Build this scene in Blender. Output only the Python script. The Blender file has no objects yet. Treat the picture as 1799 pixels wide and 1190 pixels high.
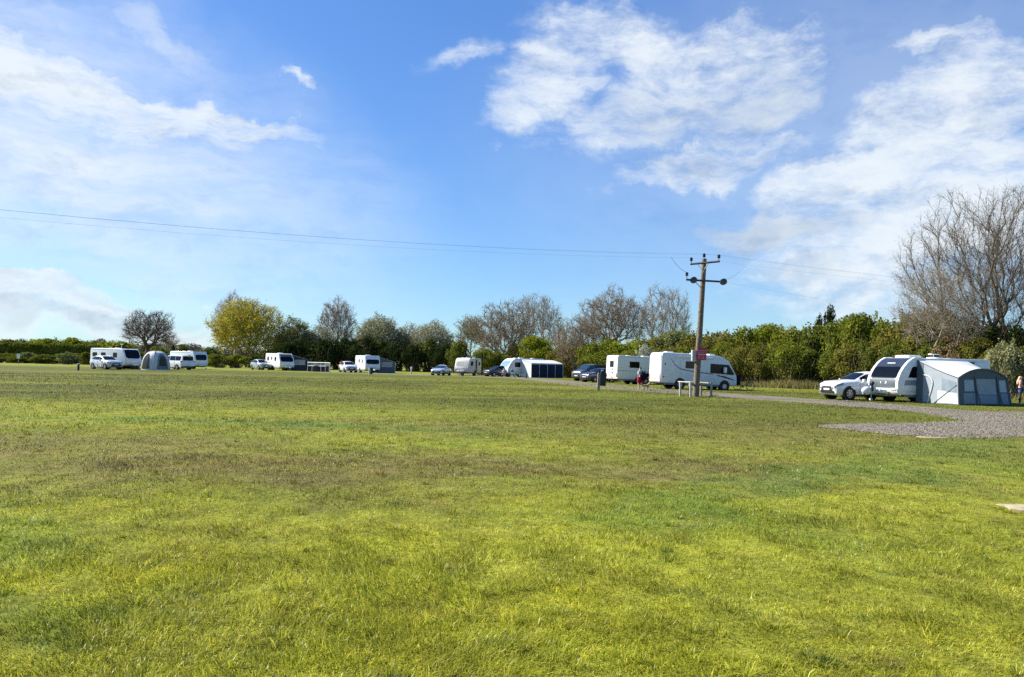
import bpy, bmesh, math, random
import numpy as np
from mathutils import Vector, Matrix

R = math.radians
rnd = random.Random(7)
nrg = np.random.default_rng(11)
COL = bpy.context.scene.collection
SC = bpy.context.scene

# ------------------------------------------------------------------ camera numbers (used to lay the site out)
F = 1385.0
CX, CY = 899.5, 595.0
PITCH, ROLL, EYE = R(1.95), R(1.33), 1.6
FW = Vector((0, math.cos(PITCH), math.sin(PITCH)))
R0 = Vector((1, 0, 0)); U0 = Vector((0, -math.sin(PITCH), math.cos(PITCH)))
RT = R0 * math.cos(ROLL) + U0 * math.sin(ROLL)
UP = -R0 * math.sin(ROLL) + U0 * math.cos(ROLL)

def ray(px, py):
    return (FW + RT * ((px - CX) / F) - UP * ((py - CY) / F)).normalized()

def gp(px, py):
    d = ray(px, py); t = -EYE / d.z
    return Vector((d.x * t, d.y * t, 0))

def hy(px):
    return 642.3 + 0.0233 * (px - CX)

def onD(px, D):
    """ground point at distance D (along Y) in the direction px at eye level"""
    d = ray(px, hy(px)); return Vector((d.x / d.y * D, D, 0))

def hgt(px, py, D):
    d = ray(px, py); return EYE + d.z / d.y * D

# ------------------------------------------------------------------ materials
MATS = {}
def lin(r, g, b):
    f = lambda c: (c / 255) / 12.92 if c / 255 <= .04045 else ((c / 255 + .055) / 1.055) ** 2.4
    return (f(r), f(g), f(b), 1)

def newmat(name):
    m = bpy.data.materials.new(name); m.use_nodes = True
    nt = m.node_tree; nt.nodes.clear()
    return m, nt

def N(nt, typ, **kw):
    n = nt.nodes.new(typ)
    for k, v in kw.items():
        setattr(n, k, v)
    return n

def setin(n, **kw):
    for k, v in kw.items():
        n.inputs[k.replace('_', ' ')].default_value = v

def mat(name, col, rough=.5, metal=0., coat=0., var=.08, scale=3., spec=.5, dirt=0.):
    """plain procedural surface: base colour broken up by two scales of noise"""
    if name in MATS: return MATS[name]
    m, nt = newmat(name); L = nt.links
    out = N(nt, 'ShaderNodeOutputMaterial'); p = N(nt, 'ShaderNodeBsdfPrincipled')
    L.new(p.outputs[0], out.inputs[0])
    tc = N(nt, 'ShaderNodeTexCoord')
    nz = N(nt, 'ShaderNodeTexNoise'); setin(nz, Scale=scale, Detail=5.)
    L.new(tc.outputs['Object'], nz.inputs['Vector'])
    mp = N(nt, 'ShaderNodeMapRange'); setin(mp, From_Min=.3, From_Max=.7, To_Min=1 - var, To_Max=1 + var)
    L.new(nz.outputs[0], mp.inputs[0])
    mx = N(nt, 'ShaderNodeMix', data_type='RGBA', blend_type='MULTIPLY'); mx.inputs[0].default_value = 1
    mx.inputs[6].default_value = (*col[:3], 1)
    L.new(mp.outputs[0], mx.inputs[7])
    last = mx.outputs[2]
    if dirt:
        n2 = N(nt, 'ShaderNodeTexNoise'); setin(n2, Scale=1.3, Detail=8., Roughness=.7)
        mpg = N(nt, 'ShaderNodeMapping'); mpg.inputs['Scale'].default_value = (2.2, 2.2, .5)
        L.new(tc.outputs['Object'], mpg.inputs[0]); L.new(mpg.outputs[0], n2.inputs['Vector'])
        m2 = N(nt, 'ShaderNodeMapRange'); setin(m2, From_Min=.5, From_Max=.75, To_Min=0., To_Max=dirt)
        L.new(n2.outputs[0], m2.inputs[0])
        mx2 = N(nt, 'ShaderNodeMix', data_type='RGBA'); mx2.inputs[7].default_value = (.2, .19, .15, 1)
        L.new(m2.outputs[0], mx2.inputs[0]); L.new(last, mx2.inputs[6]); last = mx2.outputs[2]
    L.new(last, p.inputs['Base Color'])
    setin(p, Roughness=rough, Metallic=metal)
    p.inputs['Coat Weight'].default_value = coat; p.inputs['Coat Roughness'].default_value = .06
    p.inputs['Specular IOR Level'].default_value = spec
    MATS[name] = m
    return m

def cloth(name, col, trans=.15, var=.06):
    if name in MATS: return MATS[name]
    m, nt = newmat(name); L = nt.links
    out = N(nt, 'ShaderNodeOutputMaterial')
    d = N(nt, 'ShaderNodeBsdfDiffuse'); t = N(nt, 'ShaderNodeBsdfTranslucent'); mx = N(nt, 'ShaderNodeMixShader')
    mx.inputs[0].default_value = trans
    tc = N(nt, 'ShaderNodeTexCoord'); nz = N(nt, 'ShaderNodeTexNoise'); setin(nz, Scale=2.2, Detail=5.)
    L.new(tc.outputs['Object'], nz.inputs['Vector'])
    mp = N(nt, 'ShaderNodeMapRange'); setin(mp, From_Min=.3, From_Max=.7, To_Min=1 - var, To_Max=1 + var)
    L.new(nz.outputs[0], mp.inputs[0])
    mc = N(nt, 'ShaderNodeMix', data_type='RGBA', blend_type='MULTIPLY'); mc.inputs[0].default_value = 1
    mc.inputs[6].default_value = (*col[:3], 1); L.new(mp.outputs[0], mc.inputs[7])
    L.new(mc.outputs[2], d.inputs[0]); L.new(mc.outputs[2], t.inputs[0])
    bmp = N(nt, 'ShaderNodeBump'); setin(bmp, Strength=.35, Distance=.08)
    n3 = N(nt, 'ShaderNodeTexNoise'); setin(n3, Scale=1.6, Detail=3.); L.new(tc.outputs['Object'], n3.inputs['Vector'])
    L.new(n3.outputs[0], bmp.inputs['Height']); L.new(bmp.outputs[0], d.inputs['Normal'])
    L.new(d.outputs[0], mx.inputs[1]); L.new(t.outputs[0], mx.inputs[2]); L.new(mx.outputs[0], out.inputs[0])
    MATS[name] = m
    return m

def glass(name, col=(.0035, .0045, .006), rough=.06):
    return mat(name, col, rough, spec=.22, var=.3, scale=1.3)

WHITE = mat('white_gelcoat', (.74, .75, .74), .3, coat=.3, var=.03, dirt=.07)
CREAM = mat('cream_gelcoat', (.70, .68, .60), .35, coat=.2, var=.03, dirt=.12)
PALE = mat('pale_grey_gelcoat', (.68, .70, .69), .35, coat=.2, var=.03, dirt=.07)
SILVER = mat('silver_trim', (.42, .44, .46), .35, metal=.5, var=.04)
GLASS = glass('dark_window_glass')
GLASSB = mat('blue_tint_glass', (.015, .035, .055), .05, spec=.7, var=.3, scale=1.5)
BLACK = mat('black_plastic', (.007, .007, .008), .5, var=.2)
RUBBER = mat('tyre_rubber', (.011, .011, .011), .85, var=.3, scale=12)
ALLOY = mat('alloy_rim', (.42, .43, .45), .3, metal=.8, var=.1)
GREYP = mat('grey_plastic', (.16, .17, .18), .5, var=.1)
STRIPE = mat('dark_grey_stripe', (.07, .075, .085), .45, var=.1)
LAMPG = mat('clear_lamp_glass', (.62, .64, .66), .12, coat=.5, var=.2, scale=9)
REDL = mat('red_lamp_glass', (.45, .012, .012), .2, coat=.4, var=.1)
GALV = mat('galvanised_steel', (.33, .34, .35), .45, metal=.7, var=.15, scale=8)
PLATEW = mat('white_number_plate', (.7, .7, .68), .4, var=.03)
PLATEY = mat('yellow_number_plate', (.75, .55, .06), .4, var=.03)

# ------------------------------------------------------------------ objects
def tag(o, label=None, cat=None, group=None, kind=None):
    if label: o['label'] = label
    if cat: o['category'] = cat
    if group: o['group'] = group
    if kind: o['kind'] = kind
    return o

def thing(name, label, cat, loc=(0, 0, 0), rz=0., group=None, rx=0., ry=0.):
    o = bpy.data.objects.new(name, None); COL.objects.link(o)
    o.empty_display_size = .2
    o.location = loc; o.rotation_euler = (rx, ry, rz)
    return tag(o, label, cat, group)

def addmesh(name, me, m, parent=None):
    o = bpy.data.objects.new(name, me); COL.objects.link(o)
    if m is not None and not me.materials: me.materials.append(m)
    if parent is not None: o.parent = parent
    return o

class MB:
    def __init__(s): s.bm = bmesh.new()
    def box(s, x0, x1, y0, y1, z0, z1, bev=0., seg=2):
        M = Matrix.Translation(((x0 + x1) / 2, (y0 + y1) / 2, (z0 + z1) / 2)) @ Matrix.Diagonal((abs(x1 - x0), abs(y1 - y0), abs(z1 - z0), 1))
        r = bmesh.ops.create_cube(s.bm, size=1, matrix=M)
        if bev:
            es = list({e for v in r['verts'] for e in v.link_edges})
            bmesh.ops.bevel(s.bm, geom=es, offset=bev, segments=seg, affect='EDGES', profile=.5)
        return s
    def tube(s, pts, r, n=8, cap=True):
        pts = [Vector(p) for p in pts]
        rs = r if isinstance(r, (list, tuple)) else [r] * len(pts)
        rings = []; ref = None
        for i, p in enumerate(pts):
            a = pts[max(i - 1, 0)]; b = pts[min(i + 1, len(pts) - 1)]
            d = (b - a).normalized()
            if ref is None: ref = Vector((0, 0, 1)) if abs(d.z) < .9 else Vector((1, 0, 0))
            u = d.cross(ref).normalized(); v = d.cross(u).normalized()
            rings.append([s.bm.verts.new(p + (u * math.cos(2 * math.pi * k / n) + v * math.sin(2 * math.pi * k / n)) * rs[i]) for k in range(n)])
        for A, B in zip(rings, rings[1:]):
            for k in range(n):
                s.bm.faces.new((A[k], A[(k + 1) % n], B[(k + 1) % n], B[k]))
        if cap:
            s.bm.faces.new(rings[0][::-1]); s.bm.faces.new(rings[-1])
        return s
    def prism(s, prof, y0, y1, bev=0., seg=2, axis='y'):
        """extrude an (a, b) outline; axis y: (x,z) along y; axis x: (y,z) along x; axis z: (x,y) along z"""
        def P(a, b, t):
            return {'y': (a, t, b), 'x': (t, a, b), 'z': (a, b, t)}[axis]
        A = [s.bm.verts.new(P(a, b, y0)) for a, b in prof]; B = [s.bm.verts.new(P(a, b, y1)) for a, b in prof]
        f0 = s.bm.faces.new(A); f1 = s.bm.faces.new(B[::-1])
        n = len(prof); fs = [f0, f1]
        for k in range(n):
            fs.append(s.bm.faces.new((A[k], B[k], B[(k + 1) % n], A[(k + 1) % n])))
        bmesh.ops.recalc_face_normals(s.bm, faces=fs)
        if bev:
            es = list(f0.edges) + list(f1.edges)
            bmesh.ops.bevel(s.bm, geom=es, offset=bev, segments=seg, affect='EDGES', profile=.5, clamp_overlap=True)
        return s
    def lathe(s, prof, c=(0, 0, 0), n=24, axis='y'):
        """closed (radius, t) outline turned about an axis through c"""
        rings = []
        for k in range(n):
            a = 2 * math.pi * k / n; ca, sa = math.cos(a), math.sin(a)
            ring = []
            for r, t in prof:
                q = {'y': (r * ca, t, r * sa), 'z': (r * ca, r * sa, t), 'x': (t, r * ca, r * sa)}[axis]
                ring.append(s.bm.verts.new((c[0] + q[0], c[1] + q[1], c[2] + q[2])))
            rings.append(ring)
        fs = []
        m = len(prof)
        for k in range(n):
            A, B = rings[k], rings[(k + 1) % n]
            for j in range(m):
                fs.append(s.bm.faces.new((A[j], A[(j + 1) % m], B[(j + 1) % m], B[j])))
        bmesh.ops.recalc_face_normals(s.bm, faces=fs)
        return s
    def ball(s, c, rad, seg=14, sc=(1, 1, 1)):
        M = Matrix.Translation(c) @ Matrix.Diagonal((rad * sc[0], rad * sc[1], rad * sc[2], 1))
        bmesh.ops.create_uvsphere(s.bm, u_segments=seg, v_segments=max(6, seg // 2 + 1), radius=1, matrix=M)
        return s
    def shell(s, grid, tin=.02, tout=.012):
        """closed thin shell over a grid (rows of points)"""
        g = [[Vector(p) for p in row] for row in grid]
        nr, nc = len(g), len(g[0]); A = []; B = []
        for i in range(nr):
            ra, rb = [], []
            for j in range(nc):
                du = g[min(i + 1, nr - 1)][j] - g[max(i - 1, 0)][j]
                dv = g[i][min(j + 1, nc - 1)] - g[i][max(j - 1, 0)]
                if dv.length < 1e-5:
                    k = nr // 2; dv = g[k][min(j + 1, nc - 1)] - g[k][max(j - 1, 0)]
                nn = du.cross(dv); nn = nn.normalized() if nn.length > 1e-9 else Vector((0, 0, 1))
                ra.append(s.bm.verts.new(g[i][j] + nn * tout)); rb.append(s.bm.verts.new(g[i][j] - nn * tin))
            A.append(ra); B.append(rb)
        fs = []
        for i in range(nr - 1):
            for j in range(nc - 1):
                fs.append(s.bm.faces.new((A[i][j], A[i + 1][j], A[i + 1][j + 1], A[i][j + 1])))
                fs.append(s.bm.faces.new((B[i][j], B[i][j + 1], B[i + 1][j + 1], B[i + 1][j])))
        def rim(a, b):
            for k in range(len(a) - 1):
                fs.append(s.bm.faces.new((a[k], a[k + 1], b[k + 1], b[k])))
        rim(A[0], B[0]); rim(B[-1], A[-1])
        rim([r[0] for r in B], [r[0] for r in A]); rim([r[-1] for r in A], [r[-1] for r in B])
        bmesh.ops.recalc_face_normals(s.bm, faces=fs)
        return s
    def build(s, name, m, parent=None, ang=38, tf=None):
        if tf is not None: s.bm.transform(tf)
        me = bpy.data.meshes.new(name); s.bm.to_mesh(me); s.bm.free()
        me.shade_smooth(); me.set_sharp_from_angle(angle=R(ang))
        return addmesh(name, me, m, parent)

def rrect(cx, cz, w, h, r, n=4):
    pts = []
    for (sx, sz, a0) in ((1, 1, 0), (-1, 1, 90), (-1, -1, 180), (1, -1, 270)):
        for k in range(n + 1):
            a = R(a0 + 90 * k / n)
            pts.append((cx + sx * (w / 2 - r) + r * math.cos(a), cz + sz * (h / 2 - r) + r * math.sin(a)))
    return pts

def smooth_line(pts, k=6):
    """Catmull-Rom through pts"""
    P = [Vector(p) for p in pts]; out = []
    for i in range(len(P) - 1):
        p0 = P[max(i - 1, 0)]; p1 = P[i]; p2 = P[i + 1]; p3 = P[min(i + 2, len(P) - 1)]
        for j in range(k):
            t = j / k
            out.append(.5 * ((2 * p1) + (p2 - p0) * t + (2 * p0 - 5 * p1 + 4 * p2 - p3) * t * t + (3 * p1 - p0 - 3 * p2 + p3) * t ** 3))
    out.append(P[-1]); return out

def copy_tree(o, parent=None):
    c = o.copy(); COL.objects.link(c); c.parent = parent
    for ch in o.children: copy_tree(ch, c)
    return c

def place(px, D, h, L, W, cx, cy):
    """centre of a vehicle whose visible vertical corner (cx,cy = +-1) stands at px, distance D, heading h degrees"""
    p = onD(px, D); a = R(h); f = Vector((math.cos(a), math.sin(a), 0)); l = Vector((-f.y, f.x, 0))
    return p - f * (cx * L / 2) - l * (cy * W / 2)

EXPOSURE = 1.15
SKYS = 0.10
CLOUD = 4.5
DENOISE = False
N_GRASS = (260000, 260000)

# ------------------------------------------------------------------ camera, sun, sky
cam = bpy.data.cameras.new('camera'); co = bpy.data.objects.new('camera', cam); COL.objects.link(co)
cam.sensor_width = 36; cam.lens = F / 1799 * 36; cam.clip_end = 6000; cam.clip_start = .05
co.matrix_world = Matrix(((RT.x, UP.x, -FW.x, 0), (RT.y, UP.y, -FW.y, 0), (RT.z, UP.z, -FW.z, EYE), (0, 0, 0, 1)))
SC.camera = co
SC.view_settings.view_transform = 'Standard'; SC.view_settings.look = 'None'
SC.cycles.use_denoising = DENOISE; SC.cycles.caustics_reflective = False; SC.cycles.caustics_refractive = False; SC.cycles.sample_clamp_indirect = 12
SC.view_settings.exposure = EXPOSURE; SC.view_settings.gamma = 1

SUN_AZ, SUN_EL = -72., 38.          # degrees: to the left of the view direction, a little ahead
sd = Vector((math.sin(R(SUN_AZ)) * math.cos(R(SUN_EL)), math.cos(R(SUN_AZ)) * math.cos(R(SUN_EL)), math.sin(R(SUN_EL))))
sl = bpy.data.lights.new('sun', 'SUN'); sl.energy = 4.6; sl.angle = R(.53); sl.color = (1, .95, .86)
so = bpy.data.objects.new('sun', sl); COL.objects.link(so)
so.rotation_euler = sd.to_track_quat('Z', 'Y').to_euler(); so.location = (-40, 20, 40)

w = bpy.data.worlds.new('World'); SC.world = w; w.use_nodes = True
nt = w.node_tree; nt.nodes.clear(); L = nt.links
out = N(nt, 'ShaderNodeOutputWorld'); bg = N(nt, 'ShaderNodeBackground'); bg.inputs[1].default_value = SKYS
L.new(bg.outputs[0], out.inputs[0])
sky = N(nt, 'ShaderNodeTexSky', sky_type='NISHITA'); sky.sun_disc = False
sky.sun_elevation = R(SUN_EL); sky.sun_rotation = R(SUN_AZ); sky.altitude = 50
sky.air_density = 1.0; sky.dust_density = .35; sky.ozone_density = 3.0
hs = N(nt, 'ShaderNodeHueSaturation'); setin(hs, Saturation=1.22, Value=.92, Hue=.513)
L.new(sky.outputs[0], hs.inputs['Color'])
gm_ = N(nt, 'ShaderNodeGamma'); gm_.inputs[1].default_value = .72; L.new(hs.outputs[0], gm_.inputs[0])
tint = N(nt, 'ShaderNodeMix', data_type='RGBA', blend_type='MULTIPLY'); tint.inputs[0].default_value = 1; tint.inputs[7].default_value = (.72, 1.02, 1.30, 1); tint.clamp_result = False
L.new(gm_.outputs[0], tint.inputs[6])
tc = N(nt, 'ShaderNodeTexCoord'); sep = N(nt, 'ShaderNodeSeparateXYZ'); L.new(tc.outputs['Generated'], sep.inputs[0])
def M(op, a, b=None, c=None, clamp=False):
    n = N(nt, 'ShaderNodeMath', operation=op, use_clamp=clamp)
    for i, v in enumerate((a, b, c)):
        if v is None: continue
        if isinstance(v, (int, float)): n.inputs[i].default_value = v
        else: L.new(v, n.inputs[i])
    return n.outputs[0]
az = M('ARCTAN2', sep.outputs[0], sep.outputs[1]); el = M('ARCSINE', sep.outputs[2])
comb = N(nt, 'ShaderNodeCombineXYZ'); L.new(az, comb.inputs[0]); L.new(el, comb.inputs[1])
def noise(vec, scale, detail=6., rough=.55, sc=(1, 1, 1), rot=0., off=0., col=False, dist=0.):
    mp = N(nt, 'ShaderNodeMapping'); mp.inputs['Scale'].default_value = sc; mp.inputs['Rotation'].default_value = (0, 0, rot)
    mp.inputs['Location'].default_value = (off, off * .7, off * .3)
    L.new(vec, mp.inputs[0])
    n = N(nt, 'ShaderNodeTexNoise'); setin(n, Scale=scale, Detail=detail, Roughness=rough, Distortion=dist); L.new(mp.outputs[0], n.inputs['Vector'])
    return n.outputs[1] if col else n.outputs[0]
# ragged coordinates: edges of the cloud banks wander
wn = noise(comb.outputs[0], 7., 7., .6, col=True)
va = N(nt, 'ShaderNodeVectorMath', operation='SUBTRACT'); L.new(wn, va.inputs[0]); va.inputs[1].default_value = (.5, .5, .5)
vs = N(nt, 'ShaderNodeVectorMath', operation='SCALE'); L.new(va.outputs[0], vs.inputs[0]); vs.inputs['Scale'].default_value = .16
vd = N(nt, 'ShaderNodeVectorMath', operation='ADD'); L.new(comb.outputs[0], vd.inputs[0]); L.new(vs.outputs[0], vd.inputs[1])
warp = vd.outputs[0]
def azel(px, py):
    d = ray(px, py); return math.atan2(d.x, d.y), math.asin(d.z)
def bank(px, py, rx, ry, ang=0., amt=1., inner=.15, vec=None):
    """one cloud bank: soft ellipse in azimuth / elevation (radii given in the 1/1385 radian units of the layout)"""
    a, e = azel(px, py)
    mp = N(nt, 'ShaderNodeMapping', vector_type='TEXTURE')
    mp.inputs['Location'].default_value = (a, e, 0); mp.inputs['Rotation'].default_value = (0, 0, R(ang)); mp.inputs['Scale'].default_value = (rx / F, ry / F, 1)
    L.new(vec or warp, mp.inputs[0])
    ln = N(nt, 'ShaderNodeVectorMath', operation='LENGTH'); L.new(mp.outputs[0], ln.inputs[0])
    mr = N(nt, 'ShaderNodeMapRange', interpolation_type='SMOOTHSTEP'); setin(mr, From_Min=1.25, From_Max=inner, To_Min=0., To_Max=amt)
    L.new(ln.outputs[1], mr.inputs[0]); return mr.outputs[0]
def join(lst):
    r = lst[0]
    for x in lst[1:]: r = M('MAXIMUM', r, x)
    return r
def ssum(lst):
    r = lst[0]
    for x in lst[1:]: r = M('ADD', r, x)
    return r
# high streaky cloud on the left
soft = N(nt, 'ShaderNodeVectorMath', operation='MULTIPLY_ADD'); L.new(vs.outputs[0], soft.inputs[0]); soft.inputs[1].default_value = (.30, .30, .30); L.new(comb.outputs[0], soft.inputs[2]); soft = soft.outputs[0]
streak = noise(soft, 9., 10., .66, sc=(.55, 3.2, 1), rot=R(-9), off=2.1)
cir = join([bank(90, 150, 460, 70, -9, 1.0), bank(340, 195, 260, 42, -6, .95), bank(40, 110, 240, 50, -8, .95), bank(430, 205, 110, 20, -4, .9), bank(290, 55, 150, 38, -22, .42)])
veil = join([bank(60, 230, 640, 270, -14, .8, .0), bank(120, 370, 470, 100, -6, .6, 0.), bank(40, 20, 420, 120, -10, .3, 0.)])
low = join([bank(90, 545, 430, 62, -4, .85), bank(60, 505, 330, 26, -8, .75), bank(330, 590, 260, 40, 0, .55), bank(190, 450, 120, 14, -8, .25)])
wisps = join([bank(512, 138, 42, 17, -22, .62), bank(470, 208, 60, 13, -4, .5), bank(375, 511, 34, 7, -4, .6), bank(480, 545, 34, 12, -5, .4), bank(205, 385, 190, 20, -3, .3)])
# heaped cloud, right of centre
puff = noise(soft, 11., 10., .64, sc=(.8, 1.6, 1), off=5.3, dist=.2)
cum = join([bank(1310, 145, 190, 125, 0, 1.0), bank(1260, 90, 130, 75, 10, .85), bank(1110, 70, 170, 100, -20, .95), bank(970, 125, 140, 110, 25, .95), bank(830, 95, 90, 40, 10, .7), bank(1060, 15, 190, 40, 0, .75),
            bank(1120, 190, 290, 95, 10, .75), bank(1240, 285, 235, 62, 5, .95), bank(895, 205, 95, 60, 10, .8), bank(850, 235, 45, 22, 20, .4)])
rt = join([bank(1690, 245, 320, 130, 14, 1.0), bank(1540, 300, 270, 95, 20, .95), bank(1740, 140, 200, 90, 14, .85), bank(1640, 90, 120, 36, 8, .65), bank(1680, 400, 430, 150, 12, 1.0), bank(1430, 400, 270, 52, 4, .9), bank(1420, 470, 150, 60, 14, .7), bank(1560, 520, 280, 70, 8, .55), bank(1425, 275, 90, 24, 18, .5)])
far = bank(1500, 250, 680, 360, 0, .30, 0.)
fine = noise(soft, 27., 8., .7, sc=(.7, 2.2, 1), rot=R(-6), off=8.8)
def dens(mask, nz, lo, hi, amp=2.1):
    """cover = mask eroded by noise"""
    t = M('ADD', mask, M('MULTIPLY', M('SUBTRACT', M('ADD', M('MULTIPLY', nz, .58), M('MULTIPLY', fine, .42)), .5), amp))
    mr = N(nt, 'ShaderNodeMapRange', interpolation_type='SMOOTHSTEP'); setin(mr, From_Min=lo, From_Max=hi); L.new(t, mr.inputs[0])
    return M('MULTIPLY', mr.outputs[0], M('MINIMUM', M('MULTIPLY', mask, 1.6), 1.))
d1 = dens(cir, streak, -.95, 1.2, 4.2); d2 = dens(low, streak, -.7, 1.1, 3.2); d3 = dens(cum, puff, -.42, 1.45, 3.8); d4 = dens(rt, puff, -.6, 1.3, 4.0); d5 = dens(wisps, streak, -.2, 1.05, 2.6)
cover = M('MULTIPLY', M('POWER', join([d1, d2, d3, d4, d5]), 1.35), .95)
cover = join([cover, M('MULTIPLY', veil, M('ADD', -.25, M('MULTIPLY', M('ADD', streak, M('MULTIPLY', fine, .6)), 1.45)), clamp=True), far])
# grey bellies of the heaped cloud
grey = join([bank(1310, 185, 190, 60, 0, .42), bank(1300, 408, 190, 40, 0, .6), bank(1430, 413, 110, 22, 4, .5), bank(1230, 280, 170, 36, 4, .4), bank(1400, 470, 90, 16, 0, .4), bank(1200, 200, 220, 60, 0, .35), bank(120, 560, 320, 16, 0, .35), bank(260, 535, 200, 12, 0, .3)])
lift = N(nt, 'ShaderNodeVectorMath', operation='ADD'); L.new(soft, lift.inputs[0]); lift.inputs[1].default_value = (-.012, .022, 0)
puff_up = noise(lift.outputs[0], 11., 10., .64, sc=(.8, 1.6, 1), off=5.3, dist=.2)
belly = M('MULTIPLY', M('SUBTRACT', puff_up, puff), 3.2, clamp=True)
grey = M('MULTIPLY', grey, M('ADD', .55, M('MULTIPLY', puff, .8)), clamp=True)
grey = M('ADD', grey, M('MULTIPLY', belly, .75), clamp=True)
cc = N(nt, 'ShaderNodeMix', data_type='RGBA'); L.new(grey, cc.inputs[0])
cc.inputs[6].default_value = (.87 * CLOUD, .94 * CLOUD, 1.0 * CLOUD, 1); cc.inputs[7].default_value = (.42 * CLOUD, .52 * CLOUD, .66 * CLOUD, 1)
mix = N(nt, 'ShaderNodeMix', data_type='RGBA'); L.new(cover, mix.inputs[0]); L.new(tint.outputs[2], mix.inputs[6]); L.new(cc.outputs[2], mix.inputs[7])
L.new(mix.outputs[2], bg.inputs[0])

# ------------------------------------------------------------------ ground colour: one node group for soil sheet and grass blades
def ground_group():
    g = bpy.data.node_groups.new('turf_colour', 'ShaderNodeTree')
    g.interface.new_socket('Color', in_out='OUTPUT', socket_type='NodeSocketColor')
    g.interface.new_socket('Dry', in_out='OUTPUT', socket_type='NodeSocketFloat')
    L = g.links
    go = g.nodes.new('NodeGroupOutput'); geo = g.nodes.new('ShaderNodeNewGeometry')
    def m(op, a, b=None, clamp=False):
        n = g.nodes.new('ShaderNodeMath'); n.operation = op; n.use_clamp = clamp
        for i, v in enumerate((a, b)):
            if v is None: continue
            if isinstance(v, (int, float)): n.inputs[i].default_value = v
            else: L.new(v, n.inputs[i])
        return n.outputs[0]
    def nz(scale, detail=4., rough=.6, sc=(1, 1, 1), off=0.):
        mp = g.nodes.new('ShaderNodeMapping'); mp.inputs['Scale'].default_value = sc; mp.inputs['Location'].default_value = (off, off, 0)
        L.new(geo.outputs['Position'], mp.inputs[0])
        n = g.nodes.new('ShaderNodeTexNoise'); n.inputs['Scale'].default_value = scale; n.inputs['Detail'].default_value = detail; n.inputs['Roughness'].default_value = rough
        L.new(mp.outputs[0], n.inputs['Vector']); return n
    wn = nz(.35, 5.)
    sub = g.nodes.new('ShaderNodeVectorMath'); sub.operation = 'SUBTRACT'; L.new(wn.outputs[1], sub.inputs[0]); sub.inputs[1].default_value = (.5, .5, .5)
    sc = g.nodes.new('ShaderNodeVectorMath'); sc.operation = 'MULTIPLY'; L.new(sub.outputs[0], sc.inputs[0]); sc.inputs[1].default_value = (5, 6, 0)
    ad = g.nodes.new('ShaderNodeVectorMath'); ad.operation = 'ADD'; L.new(geo.outputs['Position'], ad.inputs[0]); L.new(sc.outputs[0], ad.inputs[1])
    def zone(x, y, rx, ry, ang=0., amt=1., inner=.3):
        mp = g.nodes.new('ShaderNodeMapping'); mp.vector_type = 'TEXTURE'
        mp.inputs['Location'].default_value = (x, y, 0); mp.inputs['Rotation'].default_value = (0, 0, R(ang)); mp.inputs['Scale'].default_value = (rx, ry, 1e6)
        L.new(ad.outputs[0], mp.inputs[0])
        ln = g.nodes.new('ShaderNodeVectorMath'); ln.operation = 'LENGTH'; L.new(mp.outputs[0], ln.inputs[0])
        mr = g.nodes.new('ShaderNodeMapRange'); mr.interpolation_type = 'SMOOTHSTEP'
        for k, v in (('From Min', 1.3), ('From Max', inner), ('To Min', 0.), ('To Max', amt)): mr.inputs[k].default_value = v
        L.new(ln.outputs[1], mr.inputs[0]); return mr.outputs[0]
    def mixc(f, a, b):
        n = g.nodes.new('ShaderNodeMix'); n.data_type = 'RGBA'
        L.new(f, n.inputs[0]) if not isinstance(f, float) else setattr(n.inputs[0], 'default_value', f)
        for i, v in ((6, a), (7, b)):
            if isinstance(v, tuple): n.inputs[i].default_value = (*v, 1)
            else: L.new(v, n.inputs[i])
        return n.outputs[2]
    def rng(v, a, b, lo=0., hi=1.):
        mr = g.nodes.new('ShaderNodeMapRange'); mr.interpolation_type = 'SMOOTHSTEP'
        for k, q in (('From Min', a), ('From Max', b), ('To Min', lo), ('To Max', hi)): mr.inputs[k].default_value = q
        L.new(v, mr.inputs[0]); return mr.outputs[0]
    def mx(l):
        r = l[0]
        for q in l[1:]: r = m('MAXIMUM', r, q)
        return r
    # lush, yellow-green, dry, worn
    col = mixc(rng(nz(.5, 6., .65).outputs[0], .38, .62), G_LUSH, G_YEL)
    # straw patches
    straw = rng(nz(.9, 7., .7, off=9.).outputs[0], .54, .68, 0., .75)
    col = mixc(straw, col, G_STRAW)
    # worn brownish band across the middle of the field
    dry = mx([zone(-3, 12.0, 7.0, 2.6, 0, .85), zone(3.2, 12.6, 4.5, 2.2, 8, .8), zone(-9, 13.5, 7, 3.4, 0, .7), zone(9, 21, 11, 7, 4, .6), zone(-2, 20, 8, 3, 0, .5), zone(9, 6.6, 1.6, .9, 0, .35), zone(-.6, 4.6, .5, .35, 0, .5), zone(-1.6, 7.6, 2.2, 1.0, 0, .45)])
    dry = m('MULTIPLY', dry, rng(nz(.8, 6., .7, off=4.).outputs[0], .25, .62, .45, 1.15), clamp=True)
    col = mixc(dry, col, G_DRY)
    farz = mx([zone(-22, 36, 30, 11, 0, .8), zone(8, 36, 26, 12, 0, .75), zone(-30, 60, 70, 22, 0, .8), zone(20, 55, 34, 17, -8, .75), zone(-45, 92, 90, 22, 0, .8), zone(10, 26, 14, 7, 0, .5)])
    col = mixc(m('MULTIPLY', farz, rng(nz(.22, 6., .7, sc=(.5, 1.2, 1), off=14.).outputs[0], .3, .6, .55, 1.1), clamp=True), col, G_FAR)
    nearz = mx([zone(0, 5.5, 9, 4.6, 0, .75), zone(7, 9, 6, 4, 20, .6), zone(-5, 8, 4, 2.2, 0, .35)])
    col = mixc(m('MULTIPLY', nearz, rng(nz(.9, 6., .7, off=21.).outputs[0], .25, .6, .6, 1.05), clamp=True), col, G_NEAR)
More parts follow.
